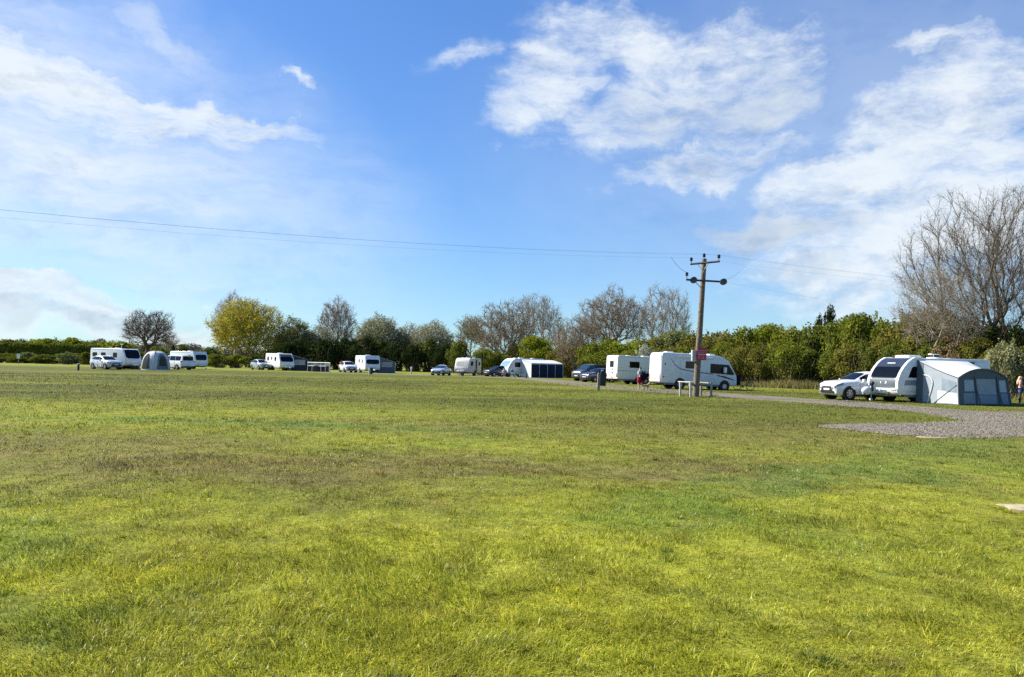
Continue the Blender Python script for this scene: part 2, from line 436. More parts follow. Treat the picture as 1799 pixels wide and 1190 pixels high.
    # greener strips
    green = mx([zone(-5.5, 19.5, 9, .9, -6, .8), zone(5.2, 12.6, 4.2, 1.1, 38, .75), zone(9.2, 17, 5, 1.4, 40, .6), zone(2.0, 9.6, .9, 1.8, -20, .7), zone(-4.3, 7.2, 1.6, .9, 0, .55), zone(-3.2, 4.9, 1.2, .7, 0, .5), zone(12, 15, 5, 3, 20, .35), zone(3, 8, 1.2, 2, 0, .35)])
    col = mixc(m('MULTIPLY', green, rng(nz(1.3, 4., off=2.).outputs[0], .25, .6, .4, 1.)), col, G_GREEN)
    yel = mx([zone(2, 60, 9, 5, 0, .6), zone(-52, 150, 60, 22, 0, .8), zone(38, 62, 26, 9, -30, .5), zone(6.5, 5.5, 4, 2.2, 0, .45)])
    col = mixc(yel, col, G_YEL)
    # scuffed brown spots and dark green clumps, a hand to a stride across
    scuff = rng(nz(1.7, 8., .75, off=31.).outputs[0], .60, .70, 0., .8)
    col = mixc(scuff, col, G_DRY)
    clump = rng(nz(2.6, 7., .7, off=43.).outputs[0], .56, .70, 0., .85)
    col = mixc(clump, col, G_CLUMP)
    # mottling at several scales
    mot = nz(2.4, 8., .75, sc=(1, .8, 1), off=1.)
    v = rng(mot.outputs[0], .3, .7, .66, 1.32)
    mot2 = nz(.17, 4., .6, sc=(1, 1.6, 1), off=7.); v = m('MULTIPLY', v, rng(mot2.outputs[0], .3, .7, .88, 1.12))
    mm = g.nodes.new('ShaderNodeMix'); mm.data_type = 'RGBA'; mm.blend_type = 'MULTIPLY'; mm.inputs[0].default_value = 1
    L.new(col, mm.inputs[6]); L.new(v, mm.inputs[7])
    L.new(mm.outputs[2], go.inputs[0]); L.new(dry, go.inputs[1])
    return g
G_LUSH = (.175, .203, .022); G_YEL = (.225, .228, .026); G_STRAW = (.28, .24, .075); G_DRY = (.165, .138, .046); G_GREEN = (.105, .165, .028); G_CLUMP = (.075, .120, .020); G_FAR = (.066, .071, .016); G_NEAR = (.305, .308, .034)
TURF = ground_group()

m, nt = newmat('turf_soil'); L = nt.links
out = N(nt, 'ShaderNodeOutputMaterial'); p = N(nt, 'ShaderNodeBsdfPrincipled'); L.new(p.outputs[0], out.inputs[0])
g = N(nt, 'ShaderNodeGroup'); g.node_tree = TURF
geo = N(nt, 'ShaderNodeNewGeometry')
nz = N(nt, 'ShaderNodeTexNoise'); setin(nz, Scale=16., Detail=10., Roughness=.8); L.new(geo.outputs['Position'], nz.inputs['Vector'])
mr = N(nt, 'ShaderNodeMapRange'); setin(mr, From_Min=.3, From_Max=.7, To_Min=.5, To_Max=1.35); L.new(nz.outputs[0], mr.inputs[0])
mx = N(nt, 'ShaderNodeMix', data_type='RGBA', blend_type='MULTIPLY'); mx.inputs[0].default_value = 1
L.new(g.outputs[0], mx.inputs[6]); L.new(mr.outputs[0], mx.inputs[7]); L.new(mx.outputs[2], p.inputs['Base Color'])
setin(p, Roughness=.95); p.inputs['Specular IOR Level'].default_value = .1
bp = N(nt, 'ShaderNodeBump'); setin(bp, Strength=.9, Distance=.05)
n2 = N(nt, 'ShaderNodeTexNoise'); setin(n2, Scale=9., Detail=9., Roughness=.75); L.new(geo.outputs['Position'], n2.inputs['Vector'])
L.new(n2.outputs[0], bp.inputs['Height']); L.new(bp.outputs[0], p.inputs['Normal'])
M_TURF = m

def vnoise(x, y, seed=0):
    """smooth value noise"""
    x = np.asarray(x, float); y = np.asarray(y, float)
    xi = np.floor(x).astype(int); yi = np.floor(y).astype(int); fx = x - xi; fy = y - yi
    fx = fx * fx * (3 - 2 * fx); fy = fy * fy * (3 - 2 * fy)
    def h(a, b):
        q = np.sin(a * 127.1 + b * 311.7 + seed * 74.7) * 43758.5453
        return q - np.floor(q)
    return (h(xi, yi) * (1 - fx) + h(xi + 1, yi) * fx) * (1 - fy) + (h(xi, yi + 1) * (1 - fx) + h(xi + 1, yi + 1) * fx) * fy
def ground_z(x, y):
    d = np.hypot(x, y)
    f = np.clip((19 - d) / 8, 0, 1)
    return f * ((vnoise(x * .45, y * .45, 1) - .5) * .09 + (vnoise(x * 1.4, y * 1.4, 2) - .5) * .045)

def grid_mesh(name, xs, ys, zf):
    X, Y = np.meshgrid(xs, ys); Z = zf(X, Y); n, k = X.shape
    v = np.stack([X, Y, Z], -1).reshape(-1, 3)
    i = np.arange(n * k).reshape(n, k)
    f = np.stack([i[:-1, :-1], i[:-1, 1:], i[1:, 1:], i[1:, :-1]], -1).reshape(-1, 4)
    return raw_mesh(name, v, f)
def raw_mesh(name, v, f, smooth=True):
    """mesh from arrays; every face has the same corner count"""
    me = bpy.data.meshes.new(name); nv, nf, c = len(v), len(f), f.shape[1]
    me.vertices.add(nv); me.vertices.foreach_set('co', np.ascontiguousarray(v, np.float32).ravel())
    me.loops.add(nf * c); me.loops.foreach_set('vertex_index', np.ascontiguousarray(f, np.int32).ravel())
    me.polygons.add(nf); me.polygons.foreach_set('loop_start', np.arange(0, nf * c, c, dtype=np.int32))
    me.update(calc_edges=True)
    if smooth: me.shade_smooth()
    return me
xs = np.unique(np.concatenate([[-2500, -1200, -600, -300, -150, -80], np.arange(-40, -20, 2.), np.arange(-20, 20, .3), np.arange(20, 41, 2.), [80, 150, 300, 600, 1200, 2500]]))
ys = np.unique(np.concatenate([[-600, -200, -60, -20], np.arange(-8, 20, .3), np.arange(20, 60, 3.), [80, 110, 150, 200, 300, 500, 900, 1800, 3500]]))
field = addmesh('ground', grid_mesh('ground', xs, ys, ground_z), M_TURF); tag(field, 'grass field', None, None, 'structure')

# ------------------------------------------------------------------ grass blades, thinning out with distance
def grass(n_near, n_far):
    r1 = 1 / nrg.uniform(1 / 34, 1 / 2.4, n_near); r2 = np.exp(nrg.uniform(math.log(3), math.log(80), n_far))
    r = np.concatenate([r1, r2]); n = len(r)
    th = nrg.uniform(-R(43), R(43), n)
    x = r * np.sin(th); y = r * np.cos(th)
    tuft = vnoise(x * 2.3, y * 2.3, 5) * .6 + vnoise(x * 6, y * 6, 6) * .4
    keep = tuft > nrg.uniform(-.25, .5, n) * .9
    x, y, r, tuft = x[keep], y[keep], r[keep], tuft[keep]; n = len(x)
    rough = np.clip((vnoise(x * .5, y * .5, 8) - .3) * 2, 0, 1)
    h = (.022 + .05 * tuft ** 1.5 * (.5 + rough)) * nrg.uniform(.55, 1.45, n)
    long = nrg.uniform(0, 1, n) < .03; h[long] *= nrg.uniform(1.2, 1.8, long.sum()); h *= 1 + np.clip(r - 10, 0, 40) / 110
    wdt = np.maximum(.0046 * nrg.uniform(.6, 1.4, n), r * .00072 * nrg.uniform(.7, 1.3, n))
    # no blades on the gravel or the slabs
    ok = ~on_hard(x, y); x, y, r, h, wdt = x[ok], y[ok], r[ok], h[ok], wdt[ok]; n = len(x)
    k, per = 620, 46
    tr_, tt = 1 / nrg.uniform(1 / 26, 1 / 2.8, k), nrg.uniform(-R(43), R(43), k); tx, ty = np.repeat(tr_ * np.sin(tt), per), np.repeat(tr_ * np.cos(tt), per)
    da, dr = nrg.uniform(0, 6.28, k * per), np.abs(nrg.normal(0, .05, k * per)); size = np.repeat(nrg.uniform(.6, 1.35, k), per); dr = dr * size
    qx, qy = tx + np.cos(da) * dr, ty + np.sin(da) * dr; ok = ~on_hard(qx, qy); qx, qy, da, size = qx[ok], qy[ok], da[ok], size[ok]
    x = np.concatenate([x, qx]); y = np.concatenate([y, qy]); r = np.hypot(x, y); h = np.concatenate([h, .075 * size * nrg.uniform(.6, 1.3, len(qx))]); wdt = np.concatenate([wdt, np.maximum(.0055 * nrg.uniform(.7, 1.3, len(qx)), np.hypot(qx, qy) * .0006)])
    n0, n = n, len(x)
    a = nrg.uniform(0, 2 * math.pi, n)
    la = 2 * math.pi * vnoise(x * 1.1, y * 1.1, 12) * 1.5 + nrg.normal(0, 1.1, n)   # lay of the sward
    la[n0:] = da + nrg.normal(0, .5, n - n0)
    lean = np.abs(nrg.normal(.95, .5, n)) * h
    z = ground_z(x, y) - .004
    b = np.stack([x, y, z], -1); s = np.stack([np.cos(a), np.sin(a), np.zeros(n)], -1) * wdt[:, None] / 2
    dl = np.stack([np.cos(la), np.sin(la), np.zeros(n)], -1)
    mid = b + dl * (lean * .35)[:, None]; mid[:, 2] += h * .55
    tip = b + dl * lean[:, None]; tip[:, 2] += h * np.clip(1 - .38 * lean / np.maximum(h, 1e-4), .22, 1)
    v = np.stack([b - s, b + s, mid - s * .8, mid + s * .8, tip], 1).reshape(-1, 3)
    i = np.arange(n)[:, None] * 5
    f = np.concatenate([i + [0, 1, 3], i + [0, 3, 2], i + [2, 3, 4]], 0)
    return raw_mesh('grass', v, f, smooth=False)

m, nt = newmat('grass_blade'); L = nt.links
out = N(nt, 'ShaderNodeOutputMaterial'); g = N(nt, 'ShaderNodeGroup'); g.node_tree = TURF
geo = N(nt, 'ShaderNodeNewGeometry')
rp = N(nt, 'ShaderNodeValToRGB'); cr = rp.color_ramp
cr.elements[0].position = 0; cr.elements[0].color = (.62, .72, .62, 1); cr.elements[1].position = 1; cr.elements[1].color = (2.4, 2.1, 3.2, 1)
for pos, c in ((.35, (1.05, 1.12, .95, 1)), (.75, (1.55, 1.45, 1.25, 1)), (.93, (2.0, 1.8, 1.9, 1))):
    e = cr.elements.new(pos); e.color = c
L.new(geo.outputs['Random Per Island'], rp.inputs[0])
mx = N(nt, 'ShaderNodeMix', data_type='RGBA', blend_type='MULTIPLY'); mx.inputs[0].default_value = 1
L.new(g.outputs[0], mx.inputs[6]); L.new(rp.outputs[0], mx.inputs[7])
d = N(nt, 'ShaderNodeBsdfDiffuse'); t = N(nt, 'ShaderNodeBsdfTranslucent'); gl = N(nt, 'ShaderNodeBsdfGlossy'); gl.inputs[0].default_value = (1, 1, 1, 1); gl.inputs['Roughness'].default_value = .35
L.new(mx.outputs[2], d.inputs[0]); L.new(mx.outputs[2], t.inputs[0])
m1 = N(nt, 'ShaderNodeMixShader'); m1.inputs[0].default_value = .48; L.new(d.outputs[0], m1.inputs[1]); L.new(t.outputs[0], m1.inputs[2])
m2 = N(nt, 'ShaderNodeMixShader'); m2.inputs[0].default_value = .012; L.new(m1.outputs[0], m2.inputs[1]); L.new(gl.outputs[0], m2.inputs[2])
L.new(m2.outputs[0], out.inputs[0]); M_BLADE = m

# ------------------------------------------------------------------ gravel road round the field and its spur
ROAD = [(1990, 727, 790), (1799, 723, 766), (1740, 724, 752), (1700, 722, 741), (1600, 713.5, 724), (1500, 705.5, 715.5), (1400, 699, 708), (1300, 692.5, 701), (1200, 685.5, 693.5), (1120, 679.5, 687.5), (1040, 672.5, 681.5), (980, 667.5, 675), (930, 664, 668.5), (880, 661.6, 664.3), (800, 659.5, 661.2), (700, 656.8, 658.2), (560, 653.2, 654.4)]
SPUR = [(1990, 722, 775), (1799, 726, 767), (1740, 736, 768.5), (1680, 741.5, 768.5), (1600, 744.5, 765.5), (1540, 745.5, 761), (1490, 747, 755.5), (1440, 749, 751.5)]
def strip(rows, sub=8, cols=9, z=.004, seed=3, jag=.45):
    def cr(a, k): return smooth_line([(r[0], r[k], 0) for r in a], sub)
    top, bot = cr(rows, 1), cr(rows, 2)
    V, E = [], []
    for i, (t, b) in enumerate(zip(top, bot)):
        A, B = gp(t.x, t.y), gp(b.x, b.y)
        for j in range(cols):
            s = j / (cols - 1); q = A.lerp(B, s); dd = (A - B).normalized()
            q = q + dd * ((float(vnoise(q.x * .9, q.y * .9, seed)) - .5) * jag * 2 * (1 if j in (0, cols - 1) else .3))
            V.append((q.x, q.y, z)); E.append(min(s, 1 - s) * 2)
    n = len(top); F_ = [(i * cols + j, i * cols + j + 1, (i + 1) * cols + j + 1, (i + 1) * cols + j) for i in range(n - 1) for j in range(cols - 1)]
    me = raw_mesh('gravel', np.array(V), np.array(F_))
    at = me.attributes.new('edge', 'FLOAT', 'POINT'); at.data.foreach_set('value', np.array(E, np.float32))
    if me.polygons[0].normal.z < 0: me.flip_normals()
    return me, [(gp(t.x, t.y), gp(b.x, b.y)) for t, b in zip(top, bot)]
me_road, rail_r = strip(ROAD); me_spur, rail_s = strip(SPUR, z=.008, seed=9)
HARD = []
for rails in (rail_r[:60], rail_s):
    for (a, b), (c, d_) in zip(rails, rails[1:]): HARD.append([(q.x, q.y) for q in (a.lerp(b, .07), b.lerp(a, .07), d_.lerp(c, .07), c.lerp(d_, .07))])
SLABS = [gp(1636, 768.5), gp(1812, 893)]
def on_hard(x, y):
    o = np.zeros(len(x), bool)
    for q in HARD:
        s = np.zeros(len(x), int)
        for k in range(4):
            (x0, y0), (x1, y1) = q[k], q[(k + 1) % 4]
            s += np.where((x1 - x0) * (y - y0) - (y1 - y0) * (x - x0) > 0, 1, -1)
        o |= np.abs(s) == 4
    for c, rr in zip(SLABS, ((.45, .3), (.40, .34))):
        o |= (np.abs(x - c.x) < rr[0]) & (np.abs(y - c.y) < rr[1])
    return o
m, nt = newmat('gravel'); L = nt.links
out = N(nt, 'ShaderNodeOutputMaterial'); p = N(nt, 'ShaderNodeBsdfPrincipled'); L.new(p.outputs[0], out.inputs[0])
geo = N(nt, 'ShaderNodeNewGeometry'); g = N(nt, 'ShaderNodeGroup'); g.node_tree = TURF
vo = N(nt, 'ShaderNodeTexVoronoi'); setin(vo, Scale=22.); L.new(geo.outputs['Position'], vo.inputs['Vector'])
rp = N(nt, 'ShaderNodeValToRGB'); rp.color_ramp.elements[0].color = (.085, .068, .047, 1); rp.color_ramp.elements[1].color = (.235, .192, .138, 1)
sx = N(nt, 'ShaderNodeSeparateColor'); L.new(vo.outputs['Color'], sx.inputs[0]); L.new(sx.outputs[0], rp.inputs[0])
nb = N(nt, 'ShaderNodeTexNoise'); setin(nb, Scale=1.1, Detail=10., Roughness=.8); L.new(geo.outputs['Position'], nb.inputs['Vector'])
mr = N(nt, 'ShaderNodeMapRange'); setin(mr, From_Min=.33, From_Max=.67, To_Min=.5, To_Max=1.5); L.new(nb.outputs[0], mr.inputs[0])
mx = N(nt, 'ShaderNodeMix', data_type='RGBA', blend_type='MULTIPLY'); mx.inputs[0].default_value = 1; L.new(rp.outputs[0], mx.inputs[6]); L.new(mr.outputs[0], mx.inputs[7])
at = N(nt, 'ShaderNodeAttribute', attribute_name='edge')
nb2 = N(nt, 'ShaderNodeTexNoise'); setin(nb2, Scale=1.6, Detail=8., Roughness=.75); L.new(geo.outputs['Position'], nb2.inputs['Vector'])
ad = N(nt, 'ShaderNodeMath', operation='ADD'); L.new(at.outputs['Fac'], ad.inputs[0])
sb = N(nt, 'ShaderNodeMath', operation='MULTIPLY_ADD'); L.new(nb2.outputs[0], sb.inputs[0]); sb.inputs[1].default_value = 4.2; sb.inputs[2].default_value = -2.1; L.new(sb.outputs[0], ad.inputs[1])
st = N(nt, 'ShaderNodeMapRange'); setin(st, From_Min=.0, From_Max=.55); L.new(ad.outputs[0], st.inputs[0])
mg = N(nt, 'ShaderNodeMix', data_type='RGBA'); L.new(st.outputs[0], mg.inputs[0]); L.new(g.outputs[0], mg.inputs[6]); L.new(mx.outputs[2], mg.inputs[7])
L.new(mg.outputs[2], p.inputs['Base Color']); setin(p, Roughness=.9)
bp = N(nt, 'ShaderNodeBump'); setin(bp, Strength=.6, Distance=.02); L.new(vo.outputs['Distance'], bp.inputs['Height']); L.new(bp.outputs[0], p.inputs['Normal'])
M_GRAVEL = m
tag(addmesh('road', me_road, M_GRAVEL), 'gravel road', None, None, 'structure')
tag(addmesh('path', me_spur, M_GRAVEL), 'gravel spur', None, None, 'structure')
# loose stones lying on the nearer gravel
def stones(n):
    P = []
    for rails, k in ((rail_r[:44], n // 2), (rail_s, n)):
        q = nrg.uniform(0, len(rails) - 1.001, k); t = nrg.beta(.9, .9, k)
        for a_, t_ in zip(q, t):
            i = int(a_); f = a_ - i; A = rails[i][0].lerp(rails[i + 1][0], f); B = rails[i][1].lerp(rails[i + 1][1], f); p_ = A.lerp(B, -.04 + 1.08 * t_); P.append((p_.x, p_.y, .012))
    P = np.array(P); n = len(P); s_ = nrg.uniform(.012, .042, n)[:, None]
    o = np.array([[1, 0, 0], [0, 1, 0], [-1, 0, 0], [0, -1, 0], [0, 0, .8]]); a = nrg.uniform(0, 6.28, n); c, sn = np.cos(a)[:, None], np.sin(a)[:, None]
    jit = nrg.uniform(.6, 1.3, (n, 5, 3)); V = o[None] * jit; V = np.stack([V[..., 0] * c - V[..., 1] * sn, V[..., 0] * sn + V[..., 1] * c, V[..., 2]], -1) * s_[:, :, None] + P[:, None]
    f = np.array([[0, 1, 4], [1, 2, 4], [2, 3, 4], [3, 0, 4]]); i = (np.arange(n) * 5)[:, None, None]
    return raw_mesh('loose_gravel', V.reshape(-1, 3), (i + f[None]).reshape(-1, 3), False)
m, nt = newmat('stone_chip'); L = nt.links
out = N(nt, 'ShaderNodeOutputMaterial'); p = N(nt, 'ShaderNodeBsdfPrincipled'); L.new(p.outputs[0], out.inputs[0]); geo = N(nt, 'ShaderNodeNewGeometry')
rp = N(nt, 'ShaderNodeValToRGB'); rp.color_ramp.elements[0].color = (.05, .043, .033, 1); rp.color_ramp.elements[1].color = (.255, .222, .168, 1); L.new(geo.outputs['Random Per Island'], rp.inputs[0])
L.new(rp.outputs[0], p.inputs['Base Color']); setin(p, Roughness=.9)
tag(addmesh('loose_gravel', stones(15000), m), 'loose stones on the gravel', None, None, 'stuff')
gr = addmesh('grass', grass(N_GRASS[0], N_GRASS[1]), M_BLADE); tag(gr, 'short mown grass of the field', None, None, 'stuff')

STONE = mat('pale_stone', (.36, .30, .18), .9, var=.3, scale=9, dirt=.6)
for c, (rx, ry), z, lab in zip(SLABS, ((.40, .26), (.36, .30)), (.008, .014), ('pale flat stone slab in the grass at the edge of the gravel', 'pale sandy stone slab lying in the near grass at the right edge')):
    b = MB(); pts = []
    for k in range(14):
        a = 2 * math.pi * k / 14; e = .82 + .22 * rnd.random()
        ca, sa = math.cos(a), math.sin(a); q = (abs(ca) ** 4 + abs(sa) ** 4) ** -.25
        pts.append((rx * ca * q * e, ry * sa * q * e))
    b.prism(pts, -.05, z, .012, axis='z')
    o = b.build('stone_slab', STONE); o.location = c; tag(o, lab, 'stone slab')
# ------------------------------------------------------------------ vegetation
def leafmat(name, dark, light, trans=.35, scale=.9, extra=None):
    m, nt = newmat(name); L = nt.links
    out = N(nt, 'ShaderNodeOutputMaterial'); geo = N(nt, 'ShaderNodeNewGeometry'); oi = N(nt, 'ShaderNodeObjectInfo')
    rp = N(nt, 'ShaderNodeValToRGB'); cr = rp.color_ramp; cr.elements[0].color = (*dark, 1); cr.elements[1].color = (*light, 1)
    if extra:
        e = cr.elements.new(.82); e.color = (*light, 1); cr.elements[2].color = (*extra, 1)
    n = N(nt, 'ShaderNodeTexNoise'); setin(n, Scale=scale, Detail=4., Roughness=.6); L.new(geo.outputs['Position'], n.inputs['Vector'])
    mr = N(nt, 'ShaderNodeMapRange'); setin(mr, From_Min=.32, From_Max=.68, To_Min=0., To_Max=.75); L.new(n.outputs[0], mr.inputs[0])
    a = N(nt, 'ShaderNodeMath', operation='MULTIPLY_ADD'); L.new(geo.outputs['Random Per Island'], a.inputs[0]); a.inputs[1].default_value = .5; L.new(mr.outputs[0], a.inputs[2])
    b = N(nt, 'ShaderNodeMath', operation='MULTIPLY_ADD'); L.new(oi.outputs['Random'], b.inputs[0]); b.inputs[1].default_value = .2; b.inputs[2].default_value = -.18
    c = N(nt, 'ShaderNodeMath', operation='ADD'); L.new(a.outputs[0], c.inputs[0]); L.new(b.outputs[0], c.inputs[1]); L.new(c.outputs[0], rp.inputs[0])
    d = N(nt, 'ShaderNodeBsdfDiffuse'); t = N(nt, 'ShaderNodeBsdfTranslucent'); mx = N(nt, 'ShaderNodeMixShader'); mx.inputs[0].default_value = trans
    L.new(rp.outputs[0], d.inputs[0]); L.new(rp.outputs[0], t.inputs[0]); L.new(d.outputs[0], mx.inputs[1]); L.new(t.outputs[0], mx.inputs[2]); L.new(mx.outputs[0], out.inputs[0])
    return m
LEAF = {
    'green': leafmat('leaf_fresh_green', (.070, .092, .013), (.23, .25, .032)),
    'olive': leafmat('leaf_olive', (.090, .092, .018), (.23, .21, .042)),
    'bright': leafmat('leaf_bright_green', (.09, .12, .010), (.27, .29, .022)),
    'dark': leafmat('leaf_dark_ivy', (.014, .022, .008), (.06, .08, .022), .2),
    'mid': leafmat('leaf_mid_green', (.060, .080, .016), (.18, .205, .036)),
    'yellow': leafmat('leaf_yellow_spring', (.30, .265, .018), (.60, .53, .035), .4),
    'brown': leafmat('leaf_bud_brown', (.13, .095, .05), (.30, .22, .11), .3),
    'cream': leafmat('leaf_cream_blossom', (.10, .11, .03), (.42, .40, .20), .3),
    'blossom': leafmat('leaf_white_blossom', (.12, .15, .05), (.55, .56, .46), .3),
    'grey': leafmat('leaf_grey_green', (.10, .125, .035), (.28, .31, .11), .35),
    'bud': leafmat('leaf_dark_bud', (.05, .035, .022), (.13, .09, .055), .1),
    'wood': leafmat('leaf_far_wood', (.075, .065, .055), (.17, .15, .12), .2, .15),
    'lime': leafmat('leaf_lime_green', (.15, .18, .02), (.40, .42, .04)),
    'straw': leafmat('leaf_dry_grass', (.13, .12, .04), (.34, .30, .13), .3),
}
def barkmat(name, c, var=.35):
    return mat(name, c, .95, var=var, scale=4, spec=.1)
BARK = {'twig': barkmat('bark_twig', (.15, .12, .085)), 'grey': barkmat('bark_grey', (.30, .26, .20)), 'brown': barkmat('bark_brown', (.24, .185, .125)), 'dark': barkmat('bark_dark', (.13, .10, .075)), 'pale': barkmat('bark_pale', (.38, .33, .25))}

def tubes(A, B, ra, rb, k):
    """open k-sided tubes from A to B (arrays)"""
    d = B - A; l = np.linalg.norm(d, axis=1, keepdims=True); d = d / np.maximum(l, 1e-6)
    ref = np.where(np.abs(d[:, 2:3]) < .9, np.array([[0, 0, 1.]]), np.array([[1., 0, 0]]))
    u = np.cross(d, ref); u /= np.linalg.norm(u, axis=1, keepdims=True); v = np.cross(d, u)
    a = np.arange(k) * 2 * math.pi / k
    off = u[:, None] * np.cos(a)[None, :, None] + v[:, None] * np.sin(a)[None, :, None]
    V = np.concatenate([A[:, None] + off * ra[:, None, None], B[:, None] + off * rb[:, None, None]], 1)
    n = len(A); i = (np.arange(n) * 2 * k)[:, None, None]
    j = np.arange(k); q = np.stack([j, (j + 1) % k, (j + 1) % k + k, j + k], -1)[None]
    return V.reshape(-1, 3), (i + q).reshape(-1, 4)

def quads(P, nrm, s, rg, asp=.7):
    """leaf-sized faces at P, roughly facing nrm"""
    n = len(P); nn = nrm + rg.normal(0, .75, (n, 3)); nn /= np.linalg.norm(nn, axis=1, keepdims=True) + 1e-6
    t = rg.normal(0, 1, (n, 3)); u = np.cross(nn, t); u /= np.linalg.norm(u, axis=1, keepdims=True) + 1e-6; v = np.cross(nn, u)
    s = np.asarray(s)[:, None] if np.ndim(s) else s
    u = u * s; v = v * s * asp
    V = np.stack([P - u, P - v * .8, P + u, P + v * 1.1], 1).reshape(-1, 3)
    return V, np.arange(n * 4).reshape(n, 4)

def merge(parts):
    V, Fs, o = [], [], 0
    for v, f in parts:
        V.append(v); Fs.append(f + o); o += len(v)
    return np.concatenate(V), np.concatenate(Fs)

def crown_points(n, ctr, rad, rg, shell=.5, flat=0., lump=.22, seed=0):
    """points through an uneven ellipsoid, denser towards its surface"""
    d = rg.normal(0, 1, (n * 2, 3)); d /= np.linalg.norm(d, axis=1, keepdims=True)
    d = d[d[:, 2] > -.55 - .4 * (1 - flat)][:n]
    r = rg.uniform(0, 1, len(d)) ** shell
    bump = 1 + lump * (np.sin(d[:, 0] * 5 + seed) * np.cos(d[:, 1] * 4 - seed * 1.7) + .6 * np.sin(d[:, 2] * 7 + d[:, 0] * 6 + seed * 2.3))
    return np.array(ctr) + d * (r * bump)[:, None] * np.array(rad)

def skeleton(h, ctr, rad, n, rg, stems=1, spread=.4, bf=.55, trunk_h=None, shell=.5, lump=.2, seed=0, flat=.5):
    """branch graph grown out to crown points: each new tip joins where path length and reach balance"""
    th = trunk_h or h * .25
    P = [np.zeros(3)]; par = [-1]; plen = [0.]
    for s in range(stems):
        a = 2 * math.pi * s / stems + rg.uniform(0, 1); k = 5; last = 0
        tx = np.array([math.cos(a), math.sin(a), 0]) * (spread * rg.uniform(.6, 1.2) if stems > 1 else spread * .15)
        for i in range(1, k + 1):
            t = i / k; q = tx * t ** 1.1 + np.array([rg.normal(0, .05), rg.normal(0, .05), th * t * rg.uniform(.95, 1.05)])
            P.append(q); par.append(last); plen.append(plen[last] + th / k); last = len(P) - 1
    tips = crown_points(n, ctr, rad, rg, shell, flat, lump, seed)
    base = np.array([0, 0, th * .8]); tips = tips[np.argsort(np.linalg.norm(tips - base, axis=1))]
    m0 = len(P); tot = m0 + len(tips) * 2
    A = np.zeros((tot, 3)); A[:m0] = P; pl = np.zeros(tot); pl[:m0] = plen; par = par + [0] * (tot - m0); c = m0
    pl[:3] += 50                                   # nothing springs from the foot of the stem
    for p in tips:
        dv = A[:c] - p; dist = np.sqrt((dv * dv).sum(1))
        cost = dist + (bf + .10) * pl[:c] + .35 * np.maximum(A[:c, 2] - p[2], 0)
        j = int(np.argmin(cost)); L_ = dist[j]
        if L_ > .9:
            mid = (A[j] * .5 + p * .5) + rg.normal(0, .04 * L_, 3) + np.array([0, 0, .03 * L_])
            A[c] = mid; pl[c] = pl[j] + L_ * .5; par[c] = j; j = c; c += 1
            A[c] = p; pl[c] = pl[j] + L_ * .5; par[c] = j; c += 1
        else:
            A[c] = p; pl[c] = pl[j] + L_; par[c] = j; c += 1
    A = A[:c]; par = np.array(par[:c])
    w = np.zeros(c)
    kids = np.bincount(par[par >= 0], minlength=c); w[kids == 0] = 1
    for i in range(c - 1, 0, -1): w[par[i]] += w[i]
    return A, par, w, kids

def wood_mesh(name, A, par, w, rtrunk, rmin, rg, twigs=3, tl=(.5, 1.1), tr=.010, droop=0., up=.15, p=.5):
    rr = np.maximum(rtrunk * 1.12 * (w / w.max()) ** p, rmin)
    idx = np.arange(1, len(A)); pa = par[idx]
    thick = rr[idx] > max(.045, rmin * 2.2)
    parts = []
    rpar = np.minimum(rr[pa], rr[idx] * 1.5)
    if thick.any(): parts.append(tubes(A[pa[thick]], A[idx[thick]], rpar[thick], rr[idx[thick]], 6))
    parts.append(tubes(A[pa[~thick]], A[idx[~thick]], rpar[~thick], rr[idx[~thick]], 3))
    ends = A[:1]
    if twigs:
        fine = idx[w[idx] < 12]; src = np.repeat(fine, twigs)
        d = A[src] - A[par[src]]; d /= np.linalg.norm(d, axis=1, keepdims=True) + 1e-6
        d = d + rg.normal(0, .7, d.shape); d[:, 2] += up; d /= np.linalg.norm(d, axis=1, keepdims=True)
        t = rg.uniform(0, 1, len(src))[:, None]; S = A[par[src]] * (1 - t) + A[src] * t
        ln = rg.uniform(*tl, len(src))[:, None]; mid = S + d * ln * .5
        d2 = d + rg.normal(0, .3, d.shape); d2[:, 2] -= droop; E = mid + d2 / np.linalg.norm(d2, axis=1, keepdims=True) * ln * .5
        q = np.full(len(src), tr)
        parts.append(tubes(S, mid, q, q * .8, 3)); parts.append(tubes(mid, E, q * .8, q * .45, 3))
        s2 = rg.normal(0, .6, d.shape) + d; s2 /= np.linalg.norm(s2, axis=1, keepdims=True)
        E2 = mid + s2 * ln * .4; parts.append(tubes(mid, E2, q * .7, q * .4, 3)); ends = np.concatenate([E, E2])
    v, f = merge(parts)
    return raw_mesh(name, v, f), ends

